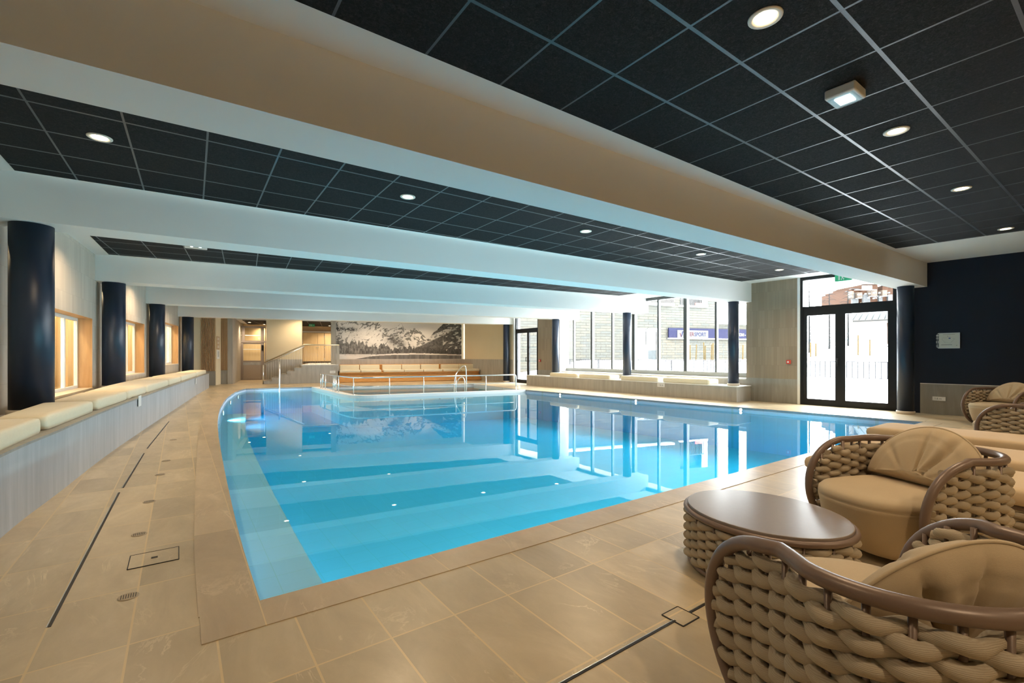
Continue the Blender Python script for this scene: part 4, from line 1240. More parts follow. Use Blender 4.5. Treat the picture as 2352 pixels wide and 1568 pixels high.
def weave(m, zs, smaxf, at, r=.0222, A=.019, ph0=0, closed=None):
    for j, z in enumerate(zs):
        sm = smaxf(z)-.03
        N = int(2*sm/DEL*8); path = []; rad = []
        for k in range(N+1):
            s = -sm+2*sm*k/N
            x, y, nx, ny = at(s)
            c = cos(pi*(s/DEL+j+ph0)); o = A*c
            zz = z+.004*sin(2*pi*s/DEL+j)
            path.append((x+nx*o, y+ny*o, zz)); rad.append(r*(.93+.07*abs(c)) if 3 < k < N-3 else r*.8)
        m.tube(path, rad, 10)
def build_chair():
    t = bpy.data.objects.new('woven_armchair', None); COL.objects.link(t)
    # top rail: arm fronts, sides and back in one bent tube
    arm = [(arm_x(z)-.0, arm_y(z), z) for z in [CH/2+CH/2*sin(a) for a in np.radians(np.linspace(-86,86,30))]]
    s0 = s_front(CH*.9999); topline = []
    for s in np.linspace(s0, -s0, 90):
        x, y, _, _ = plan_at(s); topline.append((x, y, CH))
    left = [(-q[0], q[1], q[2]) for q in arm[::-1]]
    # keep the joint smooth
    path = arm[:-1]+[topline[0]]+topline[3:-3]+[topline[-1]]+left[1:]
    m = MB(); m.tube(path, .0235, 12); obj('top_rail', m, M['taupe'], t)
    m = MB(); base = [(x, y, .024) for x, y, _, _ in [plan_at(s) for s in np.linspace(s_front(.03), -s_front(.03), 70)]]
    m.tube(base, .016, 8); obj('base_rail', m, M['taupe'], t)
    nr = int(HS[-1]/DEL)
    for k in range(-nr, nr+1):
        s = k*DEL; x, y, _, _ = plan_at(s)
        if y < .03: continue
        # height under the front curve
        zlo, zhi = .02, CH-.01
        zz = np.linspace(0, CH, 200); ok = [z for z in zz if arm_y(z) < y-.004]
        if not ok: continue
        zlo, zhi = max(.02, min(ok)), min(CH-.01, max(ok))
        m = MB(); m.tube([(x,y,zlo),(x,y,zhi)], .0095, 8); obj('rod', m, M['taupe'], t)
    zs = [.045+.0288*k for k in range(20)]
    m = MB(); weave(m, zs, s_front, plan_at); obj('woven_ropes', m, M['rope'], t)
    # upholstered seat block
    def outline(sc, fr):
        pts = []
        hw = (CW/2-.055)*sc
        for a in np.linspace(0, 2*pi, 56, endpoint=False):
            ca, sa = cos(a), sin(a)
            ex = .62
            x = hw*np.sign(ca)*abs(ca)**ex
            yy = np.sign(sa)*abs(sa)**ex
            yb, yf = CD-.065, -.05*fr
            y = (yb+yf)/2+(yb-yf)/2*yy*sc
            if yy < 0: y -= .085*fr*(1-(x/hw)**2)*min(1, -yy*1.2)
            pts.append((x, y))
        return pts
    prof = [(.80,.0,.050),(.86,.55,.056),(.90,.75,.10),(.96,.95,.22),(.99,1.0,.32),(1.0,1.02,.346),(.992,1.0,.352),(1.0,1.02,.360),(.99,1.0,.385),(.955,.95,.402),(.85,.85,.411),(.55,.5,.417),(.1,.1,.419)]
    rings = [[(*p, z) for p in outline(sc, fr)] for sc, fr, z in prof]
    nn = len(rings[0]); v = [q for rg in rings for q in rg]
    m = MB(); m.add(v, [(i*nn+k, i*nn+(k+1)%nn, (i+1)*nn+(k+1)%nn, (i+1)*nn+k) for i in range(len(rings)-1) for k in range(nn)], True)
    m.f.append(tuple(nn-1-k for k in range(nn))); m.sm.append(False)
    o2 = len(rings)-1; m.f.append(tuple(o2*nn+k for k in range(nn))); m.sm.append(True)
    obj('seat', m, M['beige'], t)
    for sx in (-1,1):
        for y in (.10,.60):
            m = MB(); m.box(sx*.24-.025,sx*.24+.025,y-.025,y+.025,0,.052); obj('foot', m, M['foot'], t)
    return t
def build_pillow():
    m = MB(); NA, NR = 64, 18
    def pt(a, r, side):
        # half-moon outline with a fuller middle
        ox = .345*cos(a)*(1+.03*cos(2*a)); oz = .385*sin(a)**.86 if sin(a) > 0 else 0
        cx_, cz_ = 0, .055
        x = cx_+(ox-cx_)*r; z = cz_+(oz-cz_)*r
        puff = .088*max(0, 1-r**2.6)**.62
        # pleats run from the bottom middle outwards
        dx, dz = x-.02, z+.03; an = atan2(dz, dx); rr = hypot(dx, dz)
        pl = (sin(6*an+1.9*sin(2.3*an)+5*r)*.45+sin(13*an+2+9*r*sin(3*an))*.22+sin(3.1*an+4*r)*.5)
        ab = an+.10*sin(7*rr)
        crease = -.034*math.exp(-((ab-1.22)/.055)**2)-.022*math.exp(-((ab-1.70)/.05)**2)-.014*math.exp(-((ab-2.45)/.07)**2)-.018*math.exp(-((ab-.72)/.06)**2)+.012*math.exp(-((ab-1.36)/.08)**2)
        fade = min(1, rr/.10)*max(0, 1-(r-.0)**5)
        wr_ = (.0065*pl+crease)*fade
        seam = -.006*math.exp(-((r-.72)/.018)**2)
        y = side*(puff+(wr_+seam)*(1 if puff > .01 else 0))
        return (x, y, z)
    angs = np.concatenate([np.linspace(0, pi, NA), ])
    # closed outline: arc then flat base
    ang2 = list(np.linspace(0.0, pi, NA))
    base = 20
    def outline(k):
        if k < NA: return ('a', ang2[k])
        return ('b', (k-NA+1)/(base+1))
    N = NA+base
    for side in (-1, 1):
        v = []
        for j in range(NR+1):
            r = j/NR
            for k in range(N):
                kind, q = outline(k)
                if kind == 'a': v.append(pt(q, r, side))
                else:
                    ox = -.345*1.03+2*.345*1.03*q; x = ox*r; z = .055+(0-.055)*r
                    puff = .088*max(0, 1-r**2.6)**.62
                    dx, dz = x-.02, z+.03; an = atan2(dz, dx); rr = hypot(dx, dz)
                    pl = (sin(9*an+1.3*sin(3*an))*.5+sin(17*an+2)*.25)
                    v.append((x, side*(puff+.006*pl*min(1, rr/.1)*(1-r**5)), z))
        f = [(j*N+k, j*N+(k+1)%N, (j+1)*N+(k+1)%N, (j+1)*N+k) if side > 0 else (j*N+k, (j+1)*N+k, (j+1)*N+(k+1)%N, j*N+(k+1)%N) for j in range(NR) for k in range(N)]
        m.add(v, f, True)
    root = bpy.data.objects.new('back_pillow', None); COL.objects.link(root)
    obj('pillow_body', m, M['beige'], root)
    m = MB(); m.tube([pt(a, 1.0, 1) for a in np.linspace(.02, pi-.02, 60)], .006, 6); obj('piping', m, M['beige'], root)
    return root
chair0 = build_chair(); pil0 = build_pillow()
POSES = [(1.984,.825,-2.01,'front woven rope armchair cut off by the lower right picture corner','beige pleated pillow in the front armchair at the lower right corner'),
         (3.453,1.096,-.438,'woven rope armchair facing the low oval table, its whole seat in view','beige pleated pillow in the armchair behind the oval table'),
         (11.524,1.748,-.50,'distant woven rope armchair before the navy wall, showing its pale seat front','beige pillow in the distant armchair before the navy wall'),
         (8.613,1.276,-1.752,'distant woven rope armchair seen from outside, just beyond the farthest lounger','beige pillow in the distant armchair beyond the loungers')]
for k, (x, y, ph, lb, pb) in enumerate(POSES):
    c_ = chair0 if k == 0 else dup(chair0); c_.scale = (1,1,1)
    c_.location = (x, y, 0); c_.rotation_euler = (0, 0, ph-pi/2)
    if k == 0: c_.scale = (1.12,1,1); c_.location = (x+.905*.048, y-.425*.048, 0)
    tag(c_, lb, 'armchair', 'woven rope armchairs')
    p_ = pil0 if k == 0 else dup(pil0); p_.scale = (1,1,1)
    p_.location = (x+cos(ph)*.475, y+sin(ph)*.475, .424); p_.rotation_euler = (radians(-22), 0, ph-pi/2)
    if k == 0: p_.scale = (1.08,1,.90); p_.location = (x+cos(ph)*.455+.905*.03, y+sin(ph)*.455-.425*.03, .424); tag(p_, pb, 'pillow', 'pillows in the armchairs')

# oval table
TA, TB, TH = .375, .437, .36
tb = thing('oval_table', 'low oval woven rope table with a taupe top beside the front armchairs', 'table', (2.742,1.322,0), radians(-4))
def ell(s, rx=TA, ry=TB):
    return (rx*cos(s), ry*sin(s))
m = MB(); m.prism([ell(a,TA*.99,TB*.99) for a in np.linspace(0,2*pi,120,endpoint=False)], .338, .36); obj('table_top', m, M['tabletop'], tb, bevel=.004, seg=2)
m = MB(); m.tube([(*ell(a,TA+.004,TB+.004),.330) for a in np.linspace(0,2*pi,96,endpoint=False)], .017, 10, closed=True); obj('top_ring', m, M['taupe'], tb)
m = MB(); m.tube([(*ell(a,TA-.02,TB-.02),.022) for a in np.linspace(0,2*pi,96,endpoint=False)], .02, 10, closed=True); obj('base_ring', m, M['taupe'], tb)
# arc-length table for the ellipse
aa = np.linspace(0, 2*pi, 2001); ex_, ey_ = (TA-.012)*np.cos(aa), (TB-.012)*np.sin(aa)
sl_ = np.concatenate([[0], np.cumsum(np.hypot(np.diff(ex_), np.diff(ey_)))]); PERI = sl_[-1]; NRD = 34; dl_ = PERI/NRD
for k in range(NRD):
    a_ = np.interp(k*dl_, sl_, aa); x, y = (TA-.012)*cos(a_), (TB-.012)*sin(a_)
    m = MB(); m.tube([(x,y,.03),(x,y,.325)], .008, 8); obj('rod', m, M['taupe'], tb)
m = MB()
for j, z in enumerate([.054+.0262*k for k in range(10)]):
    path = []
    for k in range(NRD*10):
        a_ = np.interp(PERI*k/(NRD*10), sl_, aa); s = PERI*k/(NRD*10)
        o_ = .017*cos(pi*(s/dl_+j)); x, y = (TA-.012)*cos(a_), (TB-.012)*sin(a_); l = hypot(cos(a_)/TA, sin(a_)/TB)
        path.append((x+cos(a_)/TA/l*o_, y+sin(a_)/TB/l*o_, z))
    m.tube(path, .0190, 10, closed=True)
obj('woven_ropes', m, M['rope'], tb)

# loungers
def build_lounger():
    t = bpy.data.objects.new('sun_lounger', None); COL.objects.link(t)
    m = cushion_mesh((-.385,-2.0),(.385,-2.0),(.385,0),(-.385,0), .265, .365); obj('mattress', m, M['beige2'], t)
    m = MB(); m.tube([(-.345,-1.95,.245),(.345,-1.95,.245),(.345,-.55,.245),(-.345,-.55,.245)], .016, 8, closed=True); obj('frame_rail', m, M['taupe'], t)
    m = MB(); m.tube([(-.33,-1.93,.045),(.33,-1.93,.045),(.33,-.57,.045),(-.33,-.57,.045)], .016, 8, closed=True); obj('base_rail', m, M['taupe'], t)
    m = MB(); m.box(-.33,.33,-1.95,-.03,.252,.262); obj('slat_deck', m, M['taupe'], t)
    m = MB(); m.tube([(-.25,-.60,.24),(-.25,-.06,.24)], .014, 8); m.tube([(.25,-.60,.24),(.25,-.06,.24)], .014, 8); obj('foot_rail', m, M['taupe'], t)
    m = MB()
    for sx in (-1,1):
        for j, z in enumerate((.070,.101,.132,.163,.194,.222)):
            path = [(sx*(.338+.016*cos(pi*((y+.55)/.13+j))), y, z) for y in np.linspace(-1.93,-.57,110)]
            m.tube(path, .021, 8)
    for j, z in enumerate((.070,.101,.132,.163,.194,.222)):
        for yy in (-.56,-1.94):
            path = [(x, yy+.014*cos(pi*(x/.13+j)), z) for x in np.linspace(-.33,.33,60)]; m.tube(path, .021, 8)
    obj('woven_ropes', m, M['rope'], t)
    for sx in (-1,1):
        for k in range(11):
            y = -.55-.13*k; m = MB(); m.tube([(sx*.338,y,.045),(sx*.338,y,.245)], .008, 6); obj('rod', m, M['taupe'], t)
        for y in (-.62,-1.88):
            m = MB(); m.lathe([(.02,0),(.02,.045)], (sx*.30,y,0), 10); obj('foot', m, M['foot'], t)
    return t
l0 = build_lounger()
for k, (x, y, lb) in enumerate([(4.86,1.83,'sun lounger nearest the camera, directly behind the second armchair'),(6.03,1.96,'middle one of the three sun loungers'),(7.32,2.12,'farthest sun lounger, its foot end jutting over the pool edge side')]):
    q = l0 if k == 0 else dup(l0)
    q.location = (x, y, 0); tag(q, lb, 'sun lounger', 'sun loungers in a row')

# ================================================================== CEILING LAMPS
def lamp_mesh():
    t = bpy.data.objects.new('ceiling_downlight', None); COL.objects.link(t)
    m = MB(); m.lathe([(.0595,-.001),(.060,-.005),(.076,-.009),(.088,-.010),(.094,-.006),(.095,0)], seg=28); obj('trim_ring', m, M['lampring'], t)
    m = MB(); m.lathe([(.0005,-.004),(.060,-.004)], seg=28); 
    obj('lens', m, M['lampglow'], t)
    return t
dl0 = lamp_mesh(); nlamp = 0
def downlight(x, y, lb, e=1.0, grp='round recessed ceiling lamps', sz=150, z=CEIL):
    global nlamp
    t = dl0 if nlamp == 0 else dup(dl0)
    nlamp += 1
    t.location = (x, y, z-.0125); tag(t, lb, 'ceiling lamp', grp)
    ld = bpy.data.lights.new('lamp_light', 'SPOT'); ld.energy = LAMP_W*e; ld.color = LAMP_COL; ld.spot_size = radians(sz); ld.spot_blend = .5; ld.shadow_soft_size = .07
    lo = bpy.data.objects.new('lamp_light', ld); COL.objects.link(lo); lo.parent = t; lo.location = (0,0,-.03)
LROWS = [
 ([( -.16,1.36),(2.837,1.36),(5.22,1.36),(7.65,1.37),(10.63,1.39)], 'nearest ceiling bay', 1.0),
 ([(-.593,5.69),(2.353,5.53),(5.337,5.38),(8.39,5.26),(11.39,5.14)], 'second ceiling bay', 1.3),
 ([(-.75,9.95),(2.1,9.7),(5.1,9.3),(8.1,8.8),(11.1,8.4)], 'third ceiling bay', 1.5),
 ([(-.3,15.1),(2.5,14.5),(5.5,14.0),(8.5,13.5),(11.3,12.9)], 'fourth ceiling bay', 1.7),
 ([(.8,19.3),(3.8,18.6),(6.8,17.85),(9.8,17.0)], 'farthest ceiling bay', 1.9)]
NM = ['first','second','third','fourth','fifth']
for pts, bay, e in LROWS:
    for k, (x, y) in enumerate(pts):
        downlight(x, y, 'round warm downlight, %s from the left in the %s' % (NM[k], bay), e, sz=112 if bay[0] == 'n' else 150)
for px, py, lb in ((573,740,'left downlight over the lift lobby'),(607,744.5,'right downlight over the lift lobby'),(763,740.5,'nearer downlight over the stair landing'),(757,748,'farther downlight over the stair landing')):
    p = P(px, py, LOB-.012); downlight(p[0], p[1], lb, 1.6, z=LOB)
for u, lb in ((3.2,'downlight over the foot of the stairs'),(6.5,'downlight over the left of the timber bench'),(9.0,'downlight over the right of the timber bench')):
    p = far(u, .3 if u > 4 else .9); downlight(p[0], p[1], lb, 1.8)
# unseen lamps added behind the camera to light the lounge floor
for x, y, lb in ((1.2,-1.5,'added unseen downlight over the lounge floor behind the camera, left'),(4.2,-1.5,'added unseen downlight over the lounge floor behind the camera, middle'),(7.6,-1.5,'added unseen downlight over the lounge floor behind the camera, right')):
    downlight(x, y, lb, 1.4)

p = P(1941,203,3.28)
t = thing('emergency_light', 'square white emergency light on the nearest dark ceiling tiles', 'emergency light', (p[0],p[1],CEIL-.013), 0)
m = MB(); m.box(-.11,.11,-.10,.10,-.07,0); obj('housing', m, M['plastic'], t, bevel=.012)
m = MB(); m.box(-.095,.095,-.085,.085,-.083,-.0701); obj('diffuser', m, glass('clear_diffuser', (.85,.93,.95), 1.5, .15), t, bevel=.006)
m = MB(); m.box(-.06,.06,-.05,.05,-.078,-.0702); obj('tube_glow', m, M['coolglow'], t)
p = P(447,563,3.27)
t = thing('emergency_light', 'long white emergency light on the third ceiling strip', 'emergency light', (p[0]+.02,p[1],CEIL-.013), -.1)
m = MB(); m.box(-.17,.17,-.06,.06,-.055,0); obj('housing', m, M['plastic'], t, bevel=.01)
for sx in (-.06,.07):
    m = MB(); m.box(sx-.02,sx+.02,-.061,-.0601,-.045,-.03); obj('led', m, M['coolglow'], t)
greenm = plain('exit_green', (.03,.42,.20), .5)
def exit_sign(lb, loc, rz, wd=.30, ht=.15, top=CEIL):
    t = thing('exit_sign', lb, 'exit sign', loc, rz)
    m = MB(); m.box(-wd/2,wd/2,-.03,.03,-ht/2,ht/2); obj('housing', m, greenm, t, bevel=.006)
    m = MB()
    # running figure, door and arrow
    m.box(-.10,-.07,-.033,-.0302,-.05,.05); m.box(-.03,0,-.033,-.0302,-.02,.03); m.box(-.045,-.03,-.033,-.0302,-.055,-.02); m.box(0,.02,-.033,-.0302,-.05,-.02); m.box(.05,.11,-.033,-.0302,-.008,.008)
    obj('pictogram', m, M['plastic'], t)
    m = MB(); m.box(-.01,.01,-.01,.01,ht/2,top-.012-loc[2]); obj('hanger', m, M['plastic'], t)
q = hit(1938,635,(wr(4.2)-.25,4.2),(1,.07)); exit_sign('green exit sign under the ceiling above the large terrace door', (q[0],q[1],CEIL-.155), -pi/2-.07, .36, .16)
q = far(fu(716,4.0), 4.0); exit_sign('green exit sign above the doors at the head of the stairs', (q[0],q[1],fz(716,746.5,4.0)), atan2(E5[1],E5[0]), .30, .16, LOB)

# ================================================================== OUTDOORS
def sstep(a, b, x):
    t = max(0, min(1, (x-a)/(b-a))); return t*t*(3-2*t)
def gz(x, y):
    z = -.12+.45*sstep(16,21,x)+.65*sstep(23.5,27,x+.35*(y-14))*(1-.8*sstep(-2,-14,y))
    z += .12*(float(fbm(np.array(x*.35), np.array(y*.35), 3, 5))-.45)*sstep(14.5,17,x)
    # hillside far off to the right
    q = hypot(x-90, y-18)
    z += 9.8*sstep(72, 102, x)*(1-sstep(45,75,y))
    # mound near the terrace
    z += .9*math.exp(-((x-33)/4.5)**2-((y-10)/3.2)**2)
    return z
mb = MB()
NXo, NYo = 90, 80
xs = np.concatenate([np.linspace(13.7,40,56), np.linspace(41.5,125,NXo-56)]); yso = np.linspace(-28,62,NYo)
vv = [(x,y,gz(x,y)) for y in yso for x in xs]
mb.add(vv, [(j*NXo+i, j*NXo+i+1, (j+1)*NXo+i+1, (j+1)*NXo+i) for j in range(NYo-1) for i in range(NXo-1)], True)
o = obj('snow_ground', mb, M['snow']); tag(o, 'white snow covering the ground and slope outside the windows', 'snow', None, 'stuff')

# stone building across the snow
B0 = (29.9,21.6); Eb = np.array((.955,-.297)); Nb = np.array((.297,.955))
def bp(u, v=0): return (B0[0]+Eb[0]*u+Nb[0]*v, B0[1]+Eb[1]*u+Nb[1]*v)
def bu(px):
    q = hit(px, 780, B0, Nb); return (q[0]-B0[0])*Eb[0]+(q[1]-B0[1])*Eb[1]
def bz(px, py): return hit(px, py, B0, Nb)[2]
def bbox(m, u0, u1, v0, v1, z0, z1):
    return m.prism([bp(u0,v0),bp(u1,v0),bp(u1,v1),bp(u0,v1)], z0, z1)
bld = thing('stone_building', 'pale coursed stone building with a shop across the snow', 'building', (0,0,0))
uR = bu(1649); uAx = bu(1760); uLf = bu(1150)
sw0, sw1 = bu(1455), bu(1517); szT, szB = bz(1490,753.5), .2
m = MB()
m.wallstrip([bp(uLf),bp(sw0)], -.3, 9.5, u0=uLf); m.wallstrip([bp(sw0),bp(sw1)], szT, 9.5, u0=sw0)
bw0, bw1, bwb, bwt = bu(1562), bu(1616), bz(1590,702), 7.2
m.wallstrip([bp(sw1),bp(bw0)], -.3, 9.5, u0=sw1); m.wallstrip([bp(bw0),bp(bw1)], -.3, bwb, u0=bw0); m.wallstrip([bp(bw0),bp(bw1)], bwt, 9.5, u0=bw0); m.wallstrip([bp(bw1),bp(uR)], -.3, 9.5, u0=bw1)
m.wallstrip([bp(uR),bp(uR,9)], -.3, 9.5, u0=uR)
obj('facade', m, M['stone'], bld)
m = MB(); m.wallstrip([bp(uR),bp(uAx)], -.3, bz(1680,745), u0=uR); obj('annexe_wall', m, M['stone'], bld)
m = MB(); bbox(m, uR, uAx, -.15, 6, bz(1680,745), bz(1680,742)); obj('annexe_cap', m, M['snow'], bld)
m = MB(); bbox(m, uLf, uR+.3, -.4, 9, 9.5, 9.8); obj('roof', m, M['snow'], bld)
dg = plain('dim_shop_interior', (0.0186,0.0192,0.0186), .6)
m = MB(); bbox(m, sw0, sw1, 1.0, 1.1, -.2, szT); bbox(m, sw0-.02, sw0, .0, 1.0, -.2, szT); bbox(m, sw1, sw1+.02, 0, 1.0, -.2, szT); o = obj('shop_interior', m, dg, bld)
shop = bpy.data.objects.new('shop_window', None); COL.objects.link(shop); shop.parent = bld
m = MB()
um = bu(1486)
for a, b in ((sw0-.1,sw0+.08),(um-.07,um+.07),(sw1-.35,sw1)): bbox(m, a, b, -.03, .06, szB, szT)
bbox(m, sw0, sw1, -.03, .06, szT-.12, szT); bbox(m, sw0, sw1, -.02, .05, bz(1490,759.5)-.05, bz(1490,759.5))
obj('frame', m, M['greyframe'], shop)
m = MB(); bbox(m, sw0, sw1, .01, .02, szB, szT); obj('pane', m, glass('shop_glass', (.6,.66,.66), 1.6), shop)
m = MB(); bbox(m, sw0+.1, um, -.02, -.005, szB, bz(1475,791)); obj('lower_panel', m, plain('frosted_panel', (0.0169,0.0223,0.0220), .6), shop)
m = MB(); bbox(m, uLf+4, bu(1540), -.5, .02, bz(1505,701), bz(1505,697)); obj('string_course', m, M['snow'], bld)
bal = bpy.data.objects.new('balcony_window', None); COL.objects.link(bal); bal.parent = bld
m = MB(); bbox(m, bw0, bw1, .6, .7, bwb, bwt); bbox(m, bw0-.02, bw0, 0, .6, bwb, bwt); bbox(m, bw1, bw1+.02, 0, .6, bwb, bwt); obj('recess', m, dg, bal)
m = MB(); bbox(m, bu(1612), bu(1624), -.05, .05, bwb-.1, bwt); obj('frame', m, M['plastic'], bal)
m = MB(); bbox(m, bw0-.15, bw1+.3, -.15, .05, bwb-.12, bwb); obj('window_sill', m, M['plastic'], bal)
m = MB()
for k in range(16):
    u = bw0+(bw1-bw0)*(k+.5)/16; bbox(m, u-.025, u+.025, -.06, -.02, bwb, bwb+1.0)
bbox(m, bw0, bw1, -.07, -.01, bwb+1.0, bwb+1.06); obj('balustrade', m, plain('pale_baluster', (0.0237,0.0230,0.0220), .6), bal)
m = MB(); bbox(m, bu(1595), bu(1611), -.10, -.07, bwb+.02, bwb+.22); obj('flower_box', m, M['red'], bal)
m = MB()
for k in range(24):
    u = bu(1468)+(bu(1538)-bu(1468))*k/23; bbox(m, u-.03, u+.03, -.45, -.4, bz(1505,697), bz(1505,688))
obj('balcony_slats', m, plain('balcony_wood', (0.0203,0.0169,0.0136), .7), bld)

# blue shop sign with white panel and lettering
sg0, sg1 = bu(1532), bu(1760); sgb, sgt = bz(1532,775.8), bz(1532,753)
sg = thing('shop_sign', 'long blue shop sign with a white panel of red and blue letters', 'sign', (*bp(0,-.12),0), atan2(Eb[1],Eb[0]))
m = MB(); m.box(sg0,sg1,-.12,.0,sgb,sgt); obj('panel', m, plain('sign_blue', (0.0027,0.0030,0.0152), .6, 0, .1), sg)
wp0, wp1 = bu(1550.5), bu(1621)
hz = sgt-sgb
m = MB(); m.box(wp0,wp1,-.15,-.1201,sgb-.02,sgb+hz*.80); obj('white_panel', m, plain('sign_white', (0.0372,0.0372,0.0389), .6, 0, .1), sg)
m = MB(); m.box(sg0,sg1,-.13,.02,sgb-.07,sgb); obj('lower_edge', m, M['plastic'], sg)
redm = plain('letter_red', (0.0186,0.0010,0.0020), .6, 0, .1); blum = plain('letter_blue', (0.0027,0.0030,0.0152), .6, 0, .1)
zc = sgb+hz*.37; hgt = hz*.54
wpw = wp1-wp0
ta = text('INTER', hgt, redm, sg, (wp0+wpw*.185,-.1525,zc), (pi/2,0,0), 'LEFT', .002, 1.0, .006)
tb2 = text('SPORT', hgt, blum, sg, (wp0+wpw*.545,-.1525,zc), (pi/2,0,0), 'LEFT', .002, 1.0, .006)
def fit_w(o, wd):
    xs_ = [v.co.x for v in o.data.vertices]; o.scale.x = wd/(max(xs_)-min(xs_))
fit_w(ta, wpw*.345); fit_w(tb2, wpw*.385)
m = MB(); a0 = wp0+wpw*.075
m.add([(a0,-.1525,zc+.10),(a0+.10,-.1525,zc-.20),(a0+.17,-.1525,zc-.20),(a0+.07,-.1525,zc+.10)], [(0,1,2,3)]); obj('logo_stroke', m, redm, sg)
m = MB(); m.add([(a0+.10,-.1525,zc-.20),(a0+.17,-.1525,zc-.20),(a0+.36,-.1525,zc+.24),(a0+.24,-.1525,zc+.24)], [(0,1,2,3)]); obj('logo_check', m, blum, sg)
tl_ = text('LOCATION - RENTAL', hz*.40, M['plastic'], sg, (bu(1699.5),-.1225,sgb+hz*.42), (pi/2,0,0), 'LEFT', .002, 1.0, .004)
# shift so that the hyphen sits where the photograph shows it
xs_ = sorted(v.co.x for v in tl_.data.vertices); tl_.location.x = bu(1706.5)-(xs_[-1]-xs_[0])*.585

# terrace fence
fx_ = 21.9
fn = thing('terrace_fence', 'low white metal railing across the snow outside', 'fence', (0,0,0))
fmat = plain('fence_grey', (0.0181,0.0176,0.0189), .6, 0, .1)
m = MB(); m.tube([(fx_,1.5,1.02),(fx_,30,1.02)], .022, 6); obj('top_rail', m, fmat, fn)
m = MB(); m.tube([(fx_,1.5,.38),(fx_,30,.38)], .018, 6); obj('bottom_rail', m, fmat, fn)
for k in range(11):
    y = 2+k*2.7; m = MB(); m.box(fx_-.025,fx_+.025,y-.025,y+.025,.0,1.04); obj('post', m, fmat, fn)
m = MB()
for k in range(150):
    y = 1.6+k*.19; m.box(fx_-.015,fx_+.015,y-.015,y+.015,.38,1.02)
o = obj('balusters', m, fmat, fn); o['kind'] = 'stuff'

# snow stakes
yel = plain('stake_yellow', (0.0339,0.0210,0.0041), .7, 0, .1)
def stake(px, y0, y1, dist, lean, lb):
    d = ray(px, y1); l = hypot(d[0], d[1]); t_ = dist/l
    zb_ = HC+d[2]*t_; zt_ = HC+ray(px, y0)[2]*t_
    x, y = d[0]*t_, d[1]*t_; zg = gz(x, y)
    o = MB(); o.tube([(0,0,min(zg,zb_)-.05-0),(lean,lean*.3,zt_)], .035, 6)
    o = obj('snow_stake', o, yel, loc=(x,y,0)); tag(o, lb, 'stake', 'yellow snow stakes outside')
for px, y0, y1, ln, lb in ((1585,792,827,0,'leftmost yellow stake below the shop sign'),(1598.5,791,827,.12,'second yellow stake below the shop sign'),(1617,786,827,-.06,'tall yellow stake in the pair below the sign'),(1620,794,827,0,'shorter yellow stake of the pair below the sign'),(1633.5,791,827,.15,'leaning yellow stake right of the pair'),(1637.5,788,826,.05,'upright yellow stake next to the mullion'),(1706,792,827,.08,'yellow stake seen right of the near column'),
                        (1862,786,826,0,'left yellow stake seen through the left door leaf'),(1874,788,820,0,'right yellow stake seen through the left door leaf'),(1971,769,819,0,'left yellow stake seen through the right door leaf'),(1998,779,806,0,'right yellow stake seen through the right door leaf')):
    stake(px, y0, y1, 32 if px < 1800 else 30, ln, lb)

# bare larches beyond the terrace
barkm = plain('larch_bark', (0.0076,0.0073,0.0071), .9, 0, .1)
def larch(px, dist, h, lb, seed):
    rnd = random.Random(seed)
    d = ray(px, 800); l = hypot(d[0], d[1]); x, y = d[0]*dist/l, d[1]*dist/l; z0 = gz(x, y)
    t = thing('bare_larch', lb, 'tree', (x,y,z0))
    m = MB(); m.tube([(0,0,-.2),(.02,0,h*.5),(0,.02,h)], [.085,.055,.012], 7); obj('trunk', m, barkm, t)
    m = MB()
    for k in range(46):
        zz = h*(.18+.8*k/46); L = (h-zz)*.33+.25; a_ = rnd.random()*6.28
        e = (cos(a_)*L, sin(a_)*L, zz-.12*L+rnd.uniform(-.1,.15))
        m.tube([(0,0,zz),(e[0]*.5,e[1]*.5,(zz+e[2])/2+.05),e], [.02,.013,.005], 4)
        for q in (.5,.75):
            b = (e[0]*q,e[1]*q,zz+(e[2]-zz)*q); a2 = a_+rnd.choice((-1,1))*.8
            m.tube([b,(b[0]+cos(a2)*L*.35,b[1]+sin(a2)*L*.35,b[2]-.05)], .006, 4)
    obj('branches', m, barkm, t)
larch(1859, 44, 7.0, 'bare larch at the left edge of the large door view', 1)
larch(1905, 48, 6.6, 'bare larch behind the middle stile of the large door', 2)
larch(1948, 46, 5.6, 'bare larch just right of the middle door stile', 3)

# chalet with a metal roof
ch_d = 36.0
def cpt(px, py, dist=ch_d):
    d = ray(px, py); l = sS*d[0]+cS*d[1]
    t_ = dist/l; return np.array((d[0]*t_, d[1]*t_, HC+d[2]*t_))
ch = thing('chalet', 'white chalet with a sloping seamed metal roof beyond the terrace', 'building', (0,0,0))
rt = np.array((cS,-sS)); fw_ = np.array((sS,cS))
a0 = cpt(1958,736); a1 = cpt(2150,728); b0 = cpt(1975,709,39.0); b1 = cpt(2150,698,39.0)
m = MB()
m.add([a0,a1,b1,b0,a0+(0,0,-.12),a1+(0,0,-.12),b1+(0,0,-.12),b0+(0,0,-.12)], [(0,1,2,3),(7,6,5,4),(0,4,5,1),(1,5,6,2),(2,6,7,3),(3,7,4,0)]); obj('roof', m, plain('chalet_roof', (0.0197,0.0223,0.0230), .7, 0, .1), ch)
m = MB()
for k in range(14):
    s = k/13; p0 = a0+(a1-a0)*s+(0,0,.03); p1 = b0+(b1-b0)*s+(0,0,.03); m.tube([p0,p1], .03, 4)
obj('roof_seam', m, plain('seam_grey', (0.0152,0.0169,0.0169), .7, 0, .1), ch)
m = MB(); m.add([a0+(0,0,.02),a1+(0,0,.02),a1+(0,0,-.30),a0+(0,0,-.30)], [(3,2,1,0)]); obj('fascia', m, plain('fascia_wood', (0.0339,0.0220,0.0136), .7), ch)
